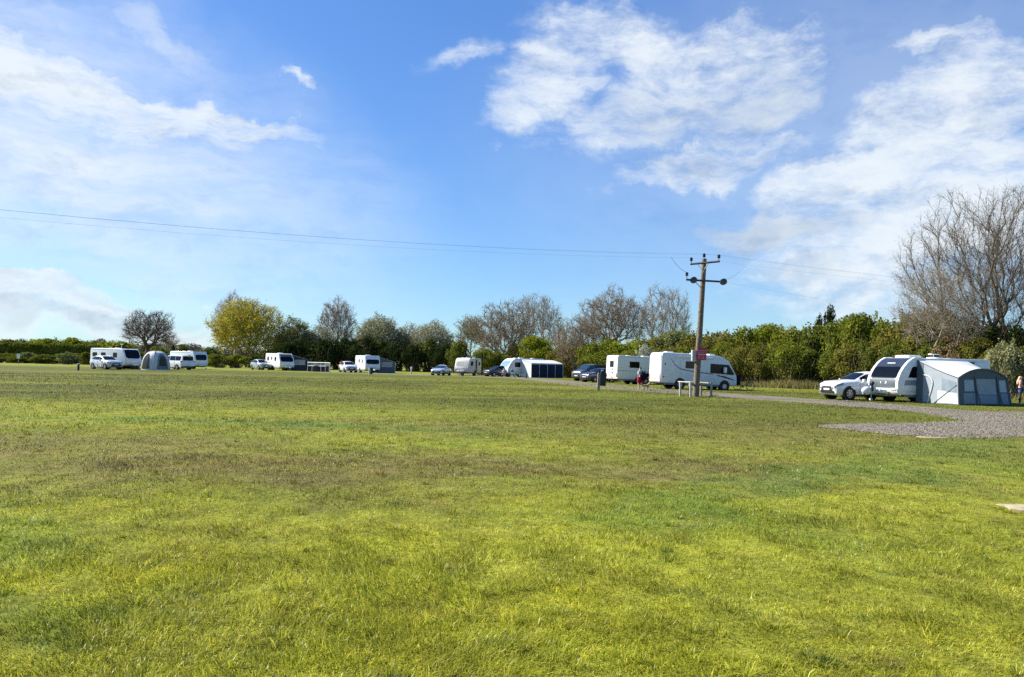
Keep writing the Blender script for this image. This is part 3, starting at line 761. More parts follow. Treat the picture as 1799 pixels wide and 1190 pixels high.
def make_tree(name, label, X, Y, h, width, kind='bare', seed=1, stems=1, nodes=700, twigs=4, leaves=0, lsize=.14, leaf='brown', bark='brown', trunk_h=None, rt=None, spread=.4, bf=.5, tr=.012, tl=(.5, 1.2),
              cz=None, shell=.36, lump=.13, group='trees round the field', depth=None, low=.0, category='tree', rz=0., up=.12, flat=.5, lspread=.12, rmin=None):
    rg = np.random.default_rng(seed)
    th = trunk_h or h * .22
    c0 = cz or (th + h) / 2 * (1 - low * .3); rv = h - c0
    A, par, w, kids = skeleton(h, (0, 0, c0), (width / 2 * .92, (depth or width) / 2 * .92, rv * .95), nodes, rg, stems, spread, bf, th, shell, lump, seed, flat)
    root = thing(name, label, category, (X, Y, 0), rz, group)
    wm, ends = wood_mesh('trunk', A, par, w, rt or h * .022, rmin or tr * 1.3, rg, twigs, tl, tr, up=up)
    addmesh('trunk', wm, BARK[bark], root)
    if leaves:
        src = ends if len(ends) > 50 else A[len(A) // 3:]
        P = src[rg.integers(0, len(src), leaves)] + rg.normal(0, lspread, (leaves, 3))
        P = P[P[:, 2] > .15]
        nrm = (P - np.array([0, 0, c0])) / np.array([width / 2, width / 2, rv]); nrm[:, 2] += .3
        v, f = quads(P, nrm, lsize * rg.uniform(.5, 1.2, len(P)), rg)
        addmesh('crown', raw_mesh('crown', v, f, False), LEAF[leaf], root)
    return root

# ---- shrubs: a few leafy meshes, shared by the copies
def shrub_mesh(seed, n, lsize, lump=16, hollow=.25, top=.0):
    """unit shrub: 1 m tall, 1 m wide, of many small leaf clumps of different reach"""
    rg = np.random.default_rng(seed); P = []; Nn = []
    for k in range(lump):
        d = rg.normal(0, 1, 3); d /= np.linalg.norm(d); d[2] = abs(d[2]) * 1.1 - .42 * rg.random()
        q = np.array([0, 0, .45]) + d * np.array([.36, .36, .40]) * rg.uniform(.55, 1.12)
        r = rg.uniform(.07, .19)
        m = int(n / lump * (r / .13) ** 2)
        e = rg.normal(0, 1, (m, 3)); e /= np.linalg.norm(e, axis=1, keepdims=True); rr = rg.uniform(.35, 1.12, m) ** .6
        P.append(q + e * (rr * r)[:, None] * np.array([1, 1, .9])); Nn.append(e * .6 + d * .6)
    m = n // 4; e = rg.normal(0, 1, (m, 3)); e /= np.linalg.norm(e, axis=1, keepdims=True)
    P.append(np.array([0, 0, .42]) + e * (rg.uniform(0, 1, m) ** .4)[:, None] * np.array([.42, .42, .42])); Nn.append(e)
    # sprigs standing out of the top and sides
    for k in range(26):
        a = rg.uniform(0, 2 * math.pi); r0 = rg.uniform(.05, .42); b = np.array([math.cos(a) * r0, math.sin(a) * r0, .62 + .22 * (1 - r0 / .42)])
        dr = np.array([math.cos(a) * r0, math.sin(a) * r0, .5 + rg.random() * .4]); dr /= np.linalg.norm(dr); m = max(6, n // 420)
        t = rg.uniform(0, 1, m); ln = rg.uniform(.05, .15)
        P.append(b + dr * (t * ln)[:, None] + rg.normal(0, .016, (m, 3))); Nn.append(rg.normal(0, 1, (m, 3)))
    P = np.concatenate(P); Nn = np.concatenate(Nn); ok = P[:, 2] > .01; P, Nn = P[ok], Nn[ok]
    v, f = quads(P, Nn, lsize * rg.uniform(.5, 1.25, len(P)), rg)
    me = raw_mesh('foliage', v, f, False)
    # woody stems
    S = []; E = []; 
    for k in range(70):
        a = rg.uniform(0, 2 * math.pi); r0 = rg.uniform(.02, .2); r1 = rg.uniform(.1, .55); z1 = rg.uniform(.35, .84)
        b = np.array([math.cos(a) * r0, math.sin(a) * r0, 0]); e = np.array([math.cos(a + .4) * r1, math.sin(a + .4) * r1, z1 * (1.08 - r1 * .5)]); mid = (b + e) / 2 + rg.normal(0, .04, 3) + [0, 0, .06]
        S += [b, mid]; E += [mid, e]
    S, E = np.array(S), np.array(E); v, f = tubes(S, E, np.where(np.arange(len(S)) % 2, .006, .010), np.where(np.arange(len(S)) % 2, .0025, .006), 4)
    return me, raw_mesh('stem', v, f)
SHRUB = [shrub_mesh(100 + i, 7500, .021, lump=26 + 5 * (i % 3)) for i in range(5)] + [shrub_mesh(140 + i, 4200, .030, lump=12) for i in range(3)]
STEMY = [shrub_mesh(160 + i, 2400, .017, lump=13) for i in range(2)]
SH_N = [0]
def shrub(label, X, Y, h, wd, leaf='green', var=None, group=None, bark='brown', name='shrub', dp=None, lean=None):
    i = SH_N[0]; SH_N[0] += 1
    fm, sm = (SHRUB + STEMY)[i % 8 if var is None else var]
    root = thing(name, label, 'shrub', (X, Y, -.02), rnd.uniform(0, 6.28), group)
    for nm, me, mt in (('foliage', fm, LEAF[leaf]), ('stem', sm, BARK[bark])):
        o = bpy.data.objects.new(nm, me); COL.objects.link(o); o.parent = root; o.scale = (wd, dp or wd, h)
        if not me.materials: me.materials.append(mt)
        o.material_slots[0].link = 'OBJECT'; o.material_slots[0].material = mt
    return root

def T(px, D, top): 
    p = onD(px, D); return p.x, p.y, hgt(px, top, D)
def W_(px, D): return px / F * D

# ---- left: distant wood, trimmed hedge, rough strip
def wood_mass(name, label, rows, n, seed):
    rg = np.random.default_rng(seed); P = []; S = []; E = []
    for (px0, px1, D, top) in rows:
        k = max(4, int((px1 - px0) / 9))
        for j in range(k):
            px = px0 + (px1 - px0) * (j + rg.uniform(0, 1)) / k; q = onD(px, D + rg.uniform(-25, 25)); h = hgt(px, top + rg.uniform(-3, 4), D); r = rg.uniform(2.6, 5.)
            e = rg.normal(0, 1, (n, 3)); e /= np.linalg.norm(e, axis=1, keepdims=True)
            P.append(np.array([q.x, q.y, h - r * .9]) + e * (rg.uniform(0, 1, n) ** .45)[:, None] * np.array([r * 1.1, r * 1.1, r * .95]))
            e = rg.uniform(-1, 1, (n // 2, 3)); P.append(np.array([q.x, q.y, (h - r) / 2]) + e * np.array([r * 1.2, r, (h - r) / 2]))
            for t in range(9):
                a = rg.uniform(0, 6.28); S.append([q.x, q.y, h * .3]); E.append([q.x + math.cos(a) * r * .8, q.y + math.sin(a) * r * .8, h - r * rg.uniform(-.1, .9)])
    P = np.concatenate(P); v, f = quads(P, rg.normal(0, 1, P.shape), .42 * rg.uniform(.5, 1.2, len(P)), rg)
    v2, f2 = tubes(np.array(S), np.array(E), np.full(len(S), .16), np.full(len(S), .05), 3)
    v, f = merge([(v, f), (v2, f2)])
    o = addmesh(name, raw_mesh('distant_woods', v, f, False), LEAF['wood']); tag(o, label, 'woods', None, 'stuff')
wood_mass('distant_woods', 'far bare woodland on the skyline', [(-160, 215, 430, 597), (180, 300, 460, 603), (300, 430, 400, 607), (345, 470, 330, 612)], 420, 5)

def hedge_mesh(a, b, h, th, n, seed, ls):
    rg = np.random.default_rng(seed); a, b = np.array(a), np.array(b); L_ = np.linalg.norm(b - a); d = (b - a) / L_; nn = np.array([-d[1], d[0]])
    t = rg.uniform(0, L_, n); side = rg.integers(0, 4, n)
    u = np.where(side == 0, th / 2, np.where(side == 1, -th / 2, rg.uniform(-th / 2, th / 2, n))); z = np.where(side >= 2, h, rg.uniform(0, h, n) ** 1.0)
    bump = vnoise(t * .35, z * .5, seed) - .5
    z = np.where(side >= 2, z + bump * .5 + rg.normal(0, .10, n), z); u = u + np.where(side < 2, bump * .6 * np.sign(u), 0) + rg.normal(0, .12, n)
    P = np.stack([a[0] + d[0] * t + nn[0] * u, a[1] + d[1] * t + nn[1] * u, z], -1)
    Nn = np.stack([nn[0] * np.sign(u), nn[1] * np.sign(u), np.where(side >= 2, 1., .2)], -1)
    v, f = quads(P, Nn, ls * rg.uniform(.5, 1.2, n), rg)
    return v, f
def trimmed_hedge(label, px0, D0, px1, D1, h, th, n, leaf, seed, ls=.17):
    p, q = onD(px0, D0), onD(px1, D1)
    root = thing('hedge', label, 'hedge', p.lerp(q, .5))
    v, f = hedge_mesh((p.x, p.y), (q.x, q.y), h, th, n, seed, ls); v = v - np.array([root.location.x, root.location.y, 0])
    addmesh('foliage', raw_mesh('foliage', v, f, False), LEAF[leaf], root)
    # woody core, so that nothing shows through
    c = MB(); dx = (q - p).normalized(); nn = Vector((-dx.y, dx.x, 0)); k = 26; rows = []
    for zz in (0., h * .45, h - .35):
        rows.append([(p.lerp(q, j / k) - root.location) + Vector((0, 0, zz)) + nn * (rnd.uniform(-.18, .18)) for j in range(k + 1)])
    c.shell(rows, th * .28, th * .28); c.build('stem', BARK['dark'], root)
    return root
trimmed_hedge('long dark hedge clipped flat on top behind the caravans on the left', -130, 168, 172, 172, 3.6, 2.2, 26000, 'green', 4, .19)
for i, (px, D, top, wpx, lf) in enumerate([(-40, 186, 603, 110, 'lime'), (22, 190, 600, 70, 'olive'), (62, 192, 600, 60, 'lime'), (90, 188, 597, 62, 'bright'), (128, 190, 596, 64, 'bright'), (160, 192, 604, 50, 'mid'), (186, 178, 603, 68, 'lime'), (222, 180, 604, 62, 'bright'), (-90, 190, 600, 90, 'olive')]):
    x, y, h = T(px, D, top - 7)
    shrub(['yellow-green bush behind the clipped hedge at the far left', 'dull olive bush rising behind the clipped hedge left of the white sign', 'lime bush behind the clipped hedge above the white sign', 'rounded green bush, tallest of those behind the clipped hedge',
           'fresh green bush behind the clipped hedge above the dark bollard', 'darker green bush behind the right end of the clipped hedge', 'bright lime bush behind the silver-white estate car', 'fresh green bush behind the long caravan beside the dome tent', 'olive bush far left behind the clipped hedge'][i],
          x, y, h, W_(wpx, D), lf, 5 + i % 3, 'bushes behind the clipped hedge')
for i, px in enumerate(range(-60, 205, 15)):
    x, y, h = T(px + rnd.uniform(-4, 4), rnd.uniform(134, 146), rnd.uniform(616, 623))
    shrub('low rough bramble bush in the strip before the clipped hedge', x, y, h, W_(rnd.uniform(36, 52), 140), ['green', 'bright', 'grey', 'olive', 'green'][i % 5], 5 + i % 3, 'rough bushes before the clipped hedge', name='bramble')

oak = dict(group='bare trees along the field edge')
x, y, h = T(258, 172, 544); make_tree('oak_tree', 'bare spreading oak standing alone behind the dome tent', x, y, h, W_(100, 172), seed=21, nodes=560, twigs=5, bark='dark', trunk_h=h * .30, rt=.42, bf=.42, tr=.019, tl=(.6, 1.3), leaves=900, lsize=.12, leaf='brown', rmin=.045, cz=h * .64, **oak)
x, y, h = T(297, 186, 583); make_tree('small_tree', 'small bare tree just right of the lone oak', x, y, h, W_(34, 186), seed=22, nodes=260, twigs=4, bark='grey', tr=.018, tl=(.5, 1.1), **oak)
x, y, h = T(303, 182, 603); shrub('small dark conifer on the skyline right of the lone oak', x, y, h, W_(11, 182), 'dark', 6, name='conifer')
for px, D, top, wpx, lf, lab in ((240, 160, 612, 60, 'mid', 'green bush behind the dome tent'), (285, 158, 607, 54, 'green', 'leafy bush behind the gap between dome tent and camper van'), (322, 164, 600, 34, 'mid', 'taller dull green bush behind the white camper van'), (350, 166, 612, 44, 'olive', 'olive bush behind the small white caravan on the left'),
                             (385, 138, 620, 50, 'green', 'low light green bush right of the small white caravan on the left'), (415, 140, 620, 50, 'bright', 'bright low bush under the left side of the yellow tree'), (442, 150, 622, 40, 'mid', 'low bush left of the silver-grey estate car'), (372, 152, 608, 46, 'grey', 'greyish scrub left of the yellow tree')):
    x, y, h = T(px, D, top); shrub(lab, x, y, h, W_(wpx, D), lf, 5 + SH_N[0] % 3, 'bushes along the left field edge')
x, y, h = T(413, 196, 514); make_tree('bare_tree', 'bare tree rising behind the yellow tree', x, y, h, W_(86, 196), seed=23, nodes=600, twigs=5, bark='grey', tr=.020, tl=(.7, 1.5), rmin=.04, **oak)
x, y, h = T(432, 158, 526); make_tree('maple_tree', 'broad yellow tree just coming into leaf', x, y, h, W_(136, 158), seed=24, stems=4, spread=1.6, nodes=1000, twigs=4, bark='brown', trunk_h=h * .25, rt=.28, bf=.3, tr=.017, leaves=19000, lsize=.16, leaf='yellow', lspread=.22, cz=h * .55, shell=.33, low=.3, flat=.35, rmin=.04, group='trees round the field')

# ---- middle wood
def T2(name, lab, px, D, top, wpx, **k):
    x, y, h = T(px, D, top); k.setdefault('group', 'trees round the field'); return make_tree(name, lab, x, y, h, W_(wpx, D), **k)
T2('small_tree', 'green-topped tree right beside the yellow tree', 516, 156, 558, 66, seed=31, stems=2, nodes=420, twigs=4, leaves=4200, leaf='green', bark='brown', lsize=.15, tr=.02, rmin=.035)
T2('hawthorn_tree', 'half-bare thorn tree left of the tall slim bare tree', 562, 158, 572, 62, seed=32, stems=2, nodes=400, twigs=5, leaves=3000, leaf='grey', bark='pale', lsize=.12, tr=.017, rmin=.035)
T2('ash_tree', 'tall slim bare tree standing above the dark thicket', 590, 163, 522, 72, seed=33, nodes=520, twigs=4, bark='grey', tr=.018, tl=(.6, 1.3), bf=.75, trunk_h=5.5, rt=.2, cz=9.3, rmin=.04, **oak)
T2('small_tree', 'rounded grey-green tree behind the caravan with the dark porch awning', 664, 154, 552, 88, seed=34, stems=3, spread=1., nodes=600, twigs=5, leaves=7600, leaf='grey', bark='pale', lsize=.14, tr=.02, rmin=.035)
T2('small_tree', 'pale half-bare tree above the white hook-up post', 714, 156, 572, 52, seed=35, stems=2, nodes=320, twigs=5, leaves=3000, leaf='grey', bark='pale', lsize=.13, tr=.02, rmin=.035)
T2('small_tree', 'wide pale half-bare tree behind the silver saloon car', 758, 152, 565, 80, seed=36, stems=3, spread=1., nodes=520, twigs=5, leaves=4800, leaf='grey', bark='pale', lsize=.13, tr=.02, rmin=.035)
T2('young_tree', 'slender young tree with open crown behind the cream caravan', 826, 140, 554, 56, seed=37, nodes=260, twigs=5, leaves=1500, leaf='green', bark='grey', lsize=.13, tr=.018, trunk_h=4.4, bf=.7, rt=.13, rmin=.03)
T2('oak_tree', 'large brown budding oak behind the grey caravan with navy awning', 886, 134, 527, 126, seed=38, nodes=800, twigs=5, leaves=3800, leaf='brown', bark='brown', lsize=.11, tr=.017, trunk_h=2.6, bf=.4, rt=.36, low=.4, rmin=.03)
T2('bare_tree', 'tall bare grey tree right of the brown budding oak', 944, 158, 512, 92, seed=39, nodes=420, twigs=5, bark='grey', tr=.020, tl=(.6, 1.4), bf=.6, rt=.26, rmin=.035, **oak)
T2('small_tree', 'thin bare sapling in the gap right of the tall grey tree', 982, 150, 555, 40, seed=40, nodes=160, twigs=4, bark='grey', tr=.020, bf=.7, rmin=.03, **oak)
T2('thorn_tree', 'dense brown twiggy tree left of the round-crowned bare oak', 1022, 114, 552, 104, seed=41, stems=4, spread=1.1, nodes=700, twigs=6, leaves=4200, leaf='brown', bark='brown', lsize=.10, tr=.013, trunk_h=1.0, bf=.35, low=.7, rmin=.022)
T2('oak_tree', 'round-crowned bare oak above the white caravan by the motorhome', 1078, 124, 506, 146, seed=42, nodes=800, twigs=5, bark='brown', tr=.015, tl=(.5, 1.1), bf=.42, rt=.36, trunk_h=4.4, leaves=3000, lsize=.09, leaf='brown', rmin=.03, **oak)
T2('bare_tree', 'bare spiky tree just left of the utility pole', 1166, 118, 496, 108, seed=43, stems=2, spread=.8, nodes=480, twigs=5, bark='grey', tr=.014, tl=(.5, 1.2), bf=.6, rt=.27, trunk_h=3.4, rmin=.028, **oak)
# thicket under the trees: dark, unclipped
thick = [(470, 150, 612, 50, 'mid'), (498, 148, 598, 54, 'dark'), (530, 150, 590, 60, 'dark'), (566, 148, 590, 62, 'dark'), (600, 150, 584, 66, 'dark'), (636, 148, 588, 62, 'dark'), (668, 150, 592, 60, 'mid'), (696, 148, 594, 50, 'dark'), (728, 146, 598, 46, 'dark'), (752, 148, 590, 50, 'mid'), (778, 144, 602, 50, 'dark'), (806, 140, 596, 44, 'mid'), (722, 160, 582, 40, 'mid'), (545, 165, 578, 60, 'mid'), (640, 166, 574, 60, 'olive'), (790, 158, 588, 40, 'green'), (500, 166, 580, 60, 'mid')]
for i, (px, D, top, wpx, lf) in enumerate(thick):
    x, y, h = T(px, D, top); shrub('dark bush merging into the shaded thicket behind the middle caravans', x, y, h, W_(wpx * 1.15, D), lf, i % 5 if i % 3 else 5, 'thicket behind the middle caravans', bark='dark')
for px, D, top, wpx, lf, lab in ((848, 122, 606, 54, 'green', 'fresh green bush behind the cream caravan'), (876, 124, 612, 46, 'green', 'small green bush behind the dark hatchback with sloping rear'), (906, 134, 600, 60, 'olive', 'olive bush behind the grey caravan with navy awning'), (944, 126, 587, 84, 'bright', 'big bright green bush above the navy awning'), (985, 124, 606, 70, 'olive', 'dull olive bush right of the navy awning')):
    x, y, h = T(px, D, top); shrub(lab, x, y, h, W_(wpx * 1.1, D), lf, SH_N[0] % 5, 'bushes behind the middle caravans')

# ---- tall hedgerow on the right: back row, front row, skirt
def hd(px): return 100 - (px - 990) / 810 * 40
behind = [(1010, 'the dark van'), (1062, 'the dark blue hatchback'), (1110, 'the white caravan beside the motorhome'), (1165, 'the back of the motorhome'), (1215, 'the middle of the motorhome'), (1262, 'the cab of the motorhome'), (1310, 'the bicycle at the motorhome'), (1370, 'the open grass left of the white estate car'),
          (1430, 'the bonnet of the white estate car'), (1490, 'the windscreen of the white estate car'), (1550, 'the front of the large caravan'), (1610, 'the roof light of the large caravan'), (1670, 'the awning with the arched front'), (1735, 'the rear of the large caravan'), (1800, 'the person with long fair hair')]
def where(px): return min(behind, key=lambda t: abs(t[0] - px))[1]
back = [(1000, 604, 'olive'), (1030, 600, 'bright'), (1062, 588, 'green'), (1095, 592, 'bright'), (1128, 586, 'bright'), (1160, 582, 'olive'), (1192, 576, 'grey'), (1222, 573, 'olive'), (1252, 571, 'olive'), (1284, 570, 'olive'), (1316, 570, 'green'), (1346, 563, 'bright'), (1376, 566, 'green'), (1404, 560, 'green'), (1430, 556, 'mid'), (1476, 551, 'green'), (1506, 543, 'green'), (1534, 541, 'bright'), (1562, 550, 'green'), (1592, 530, 'olive'), (1625, 534, 'brown'), (1655, 536, 'olive'), (1690, 545, 'brown'), (1728, 548, 'mid'), (1775, 552, 'olive'), (1830, 545, 'mid'), (1885, 550, 'olive')]
tone = {'olive': 'olive', 'bright': 'bright green', 'green': 'mid green', 'grey': 'greyish', 'mid': 'dull dark green', 'brown': 'brown twiggy', 'dark': 'nearly black', 'cream': 'creamy', 'lime': 'lime'}
for i, (px, top, lf) in enumerate(back):
    D = hd(px) + rnd.uniform(2, 5) + (15 if px < 1035 else 0); x, y, h = T(px, D, top)
    shrub(f'tall {tone[lf]} hedgerow shrub rising behind {where(px)}', x, y, h, W_(rnd.uniform(88, 112), D), lf, i % 5, 'tall shrubs of the right-hand hedgerow')
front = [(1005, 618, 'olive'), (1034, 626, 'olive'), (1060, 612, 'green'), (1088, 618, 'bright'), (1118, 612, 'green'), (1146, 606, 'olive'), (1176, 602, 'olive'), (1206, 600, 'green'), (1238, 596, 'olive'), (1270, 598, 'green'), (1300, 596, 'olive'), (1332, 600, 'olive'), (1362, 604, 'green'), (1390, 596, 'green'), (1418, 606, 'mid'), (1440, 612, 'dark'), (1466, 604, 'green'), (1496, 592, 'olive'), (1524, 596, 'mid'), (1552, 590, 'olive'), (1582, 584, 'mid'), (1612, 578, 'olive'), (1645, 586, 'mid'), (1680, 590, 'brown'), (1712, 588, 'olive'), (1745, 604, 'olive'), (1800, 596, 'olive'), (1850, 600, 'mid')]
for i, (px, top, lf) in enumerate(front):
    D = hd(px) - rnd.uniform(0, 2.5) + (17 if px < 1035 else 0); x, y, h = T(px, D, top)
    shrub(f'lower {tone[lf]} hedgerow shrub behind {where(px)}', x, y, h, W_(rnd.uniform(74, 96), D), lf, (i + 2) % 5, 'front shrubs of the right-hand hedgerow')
for px, D, top, wpx, lf, lab, nm in ((1132, 88, 596, 34, 'blossom', 'shrub in white blossom above the caravan beside the motorhome', 'blackthorn'), (1764, 57, 585, 70, 'cream', 'cream-flowering shrub behind the right end of the awning', 'willow_shrub'), (1452, 84, 531, 46, 'dark', 'dark evergreen poking above the hedgerow behind the white estate car', 'conifer'), (1432, 77, 622, 44, 'dark', 'black bush standing in for a shaded hollow at the hedge foot left of the white estate car', 'shade_hollow_bush'), (1398, 79, 632, 36, 'mid', 'dark low bush at the hedge foot left of the black bush', 'shrub'), (1795, 63, 560, 60, 'dark', 'dark ivy mass round the foot of the great bare tree', 'ivy'), (1750, 66, 556, 62, 'dark', 'dark ivy clump left of the foot of the great bare tree', 'ivy'), (990, 119, 592, 20, 'cream', 'narrow cream-flowering bush left of the dense brown tree', 'willow_shrub')):  # the black bush at the hedge foot stands in for a shadowed hollow
    x, y, h = T(px, D, top); shrub(lab, x, y, h, W_(wpx * 1.15, D), lf, SH_N[0] % 5, None, name=nm)
# great ash at the right edge
T2('ash_tree', 'great bare tree with a domed crown towering at the right edge', 1762, 68, 316, 375, seed=51, stems=5, spread=2.2, nodes=1700, twigs=5, bark='twig', tr=.0075, tl=(.5, 1.2), bf=.75, up=.3, rt=.42, trunk_h=5.6, leaves=9000, lsize=.05, leaf='bud', lspread=.05, rmin=.014, cz=10.2, shell=.4, flat=.2, low=.1, **oak)
T2('thorn_tree', 'tangled bare thorn tree leaning out left of the great bare tree', 1655, 66, 452, 170, seed=52, stems=4, spread=1.1, nodes=520, twigs=5, bark='grey', tr=.007, tl=(.5, 1.3), bf=.5, rt=.12, trunk_h=3.4, leaves=1500, lsize=.05, leaf='brown', rmin=.012, low=.1, **oak)

# dry grass at the foot of the hedgerow
def skirt():
    rg = np.random.default_rng(77); n = 16000; px = rg.uniform(1010, 1860, n); S = []
    P = np.zeros((n, 3)); Y = 100 - (px - 990) / 810 * 40 - 3.2 - rg.random(n) ** 1.5 * 2.0
    for k in range(n):
        q = onD(px[k], Y[k]); P[k] = (q.x, q.y, 0)
    h = rg.uniform(.15, .75, n) * (.5 + vnoise(P[:, 0] * .5, P[:, 1] * .5, 3)); a = rg.uniform(0, 6.28, n); w_ = rg.uniform(.02, .045, n)
    s = np.stack([np.cos(a), np.sin(a), 0 * a], -1) * w_[:, None]; ln = rg.normal(0, .3, (n, 3)); ln[:, 2] = 1
    tip = P + ln * h[:, None]
    V = np.stack([P - s, P + s, tip], 1).reshape(-1, 3)
    return raw_mesh('dry_grass', V, np.arange(n * 3).reshape(n, 3), False)
o = addmesh('dry_grass', skirt(), LEAF['straw']); tag(o, 'long dry grass along the hedge foot', None, None, 'stuff')
# ------------------------------------------------------------------ wheels, cars
LAMPD = mat('dark_lamp_glass', (.16, .17, .19), .12, coat=.6, var=.5, scale=14)
def wheel(parent, x, y, r, w, rim=ALLOY, spokes=5, arch=None, archr=1.2, side=1):
    """tyre with a rim child; y is the outer face"""
    t = MB(); yi, yo = sorted((y, y - side * w))
    t.lathe([(r * .62, yi), (r * .93, yi), (r, yi + w * .18), (r, yo - w * .18), (r * .93, yo), (r * .62, yo)], (x, 0, r), 22)
    t.lathe([(.001, yi + .02), (r * .62, yi + .02), (r * .62, yo - w * .45), (.001, yo - w * .45)], (x, 0, r), 16)
    o = t.build('wheel', RUBBER, parent)
    m = MB(); yf = y - side * .012
    m.lathe([(r * .54, min(yf, yf - side * .05)), (r * .66, min(yf, yf - side * .05)), (r * .66, max(yf, yf - side * .05)), (r * .54, max(yf, yf - side * .05))], (x, 0, r), 22)
    for k in range(spokes):
        a = 2 * math.pi * k / spokes + .3; ca, sa = math.cos(a), math.sin(a); hw = r * .11
        pr = [(x + ca * r * .1 - sa * hw, r + sa * r * .1 + ca * hw), (x + ca * r * .1 + sa * hw, r + sa * r * .1 - ca * hw), (x + ca * r * .6 + sa * hw * .7, r + sa * r * .6 - ca * hw * .7), (x + ca * r * .6 - sa * hw * .7, r + sa * r * .6 + ca * hw * .7)]
        m.prism(pr, yf - side * .035, yf - side * .004)
    m.lathe([(.001, min(yf, yf - side * .04)), (r * .17, min(yf, yf - side * .04)), (r * .17, max(yf, yf - side * .04)), (.001, max(yf, yf - side * .04))], (x, 0, r), 12)
    m.build('rim', rim, o)
    return o

CARS = {   # stations: x, z_bottom, z_belt, z_top, half width at belt, half width at roof
 'suv': dict(L=4.65, W=1.88, st=[(2.33, .42, .74, .80, .62, .50), (2.24, .30, .86, .95, .80, .62), (1.95, .24, .97, 1.05, .90, .70), (1.35, .22, 1.02, 1.11, .93, .72), (.98, .22, 1.05, 1.14, .94, .72), (.12, .22, 1.08, 1.57, .94, .60), (-.45, .22, 1.09, 1.64, .94, .61), (-1.3, .22, 1.11, 1.61, .94, .60), (-1.85, .24, 1.13, 1.52, .92, .57), (-2.18, .30, 1.10, 1.20, .88, .62), (-2.30, .42, .85, .95, .80, .62)], ws=(.16, .95), rw=(-2.15, -1.82), sw=[(.62, -.28), (-.36, -1.18), (-1.26, -1.78)], wx=(1.44, -1.43), r=.37),
 'sedan': dict(L=4.5, W=1.80, st=[(2.25, .40, .62, .66, .60, .48), (2.15, .28, .70, .78, .78, .6), (1.8, .22, .80, .87, .86, .68), (1.0, .20, .88, .95, .89, .7), (.85, .20, .89, .97, .90, .70), (.0, .20, .92, 1.38, .90, .56), (-.5, .20, .93, 1.45, .90, .56), (-1.0, .20, .94, 1.40, .90, .55), (-1.65, .22, .95, 1.04, .88, .64), (-2.1, .28, .93, 1.0, .84, .64), (-2.22, .4, .75, .8, .76, .6)], ws=(.04, .82), rw=(-1.6, -1.06), sw=[(.5, -.35), (-.43, -1.2)], wx=(1.38, -1.32), r=.32),
 'hatch': dict(L=4.1, W=1.76, st=[(2.05, .40, .68, .74, .58, .46), (1.96, .28, .78, .88, .76, .6), (1.65, .22, .90, .98, .85, .68), (1.15, .20, .96, 1.05, .87, .68), (.95, .20, .98, 1.09, .88, .68), (.05, .20, 1.0, 1.47, .88, .57), (-.5, .20, 1.01, 1.52, .88, .57), (-1.3, .20, 1.03, 1.47, .87, .55), (-1.75, .24, 1.02, 1.30, .84, .54), (-1.98, .34, .85, .98, .78, .58)], ws=(.1, .92), rw=(-1.92, -1.72), sw=[(.55, -.3), (-.38, -1.15), (-1.22, -1.6)], wx=(1.28, -1.25), r=.31),
 'van': dict(L=5.1, W=1.92, st=[(2.55, .42, .86, .92, .66, .54), (2.46, .30, .98, 1.08, .84, .7), (2.2, .25, 1.10, 1.19, .92, .74), (1.75, .24, 1.16, 1.28, .95, .76), (.85, .24, 1.18, 1.90, .96, .76), (.3, .24, 1.18, 1.97, .96, .78), (-1.6, .24, 1.18, 1.96, .96, .78), (-2.38, .26, 1.18, 1.90, .95, .76), (-2.53, .36, 1.12, 1.70, .92, .76)], ws=(.9, 1.72), rw=None, sw=[(1.3, .35), (.22, -.95), (-1.05, -2.2)], wx=(1.62, -1.5), r=.34),
}
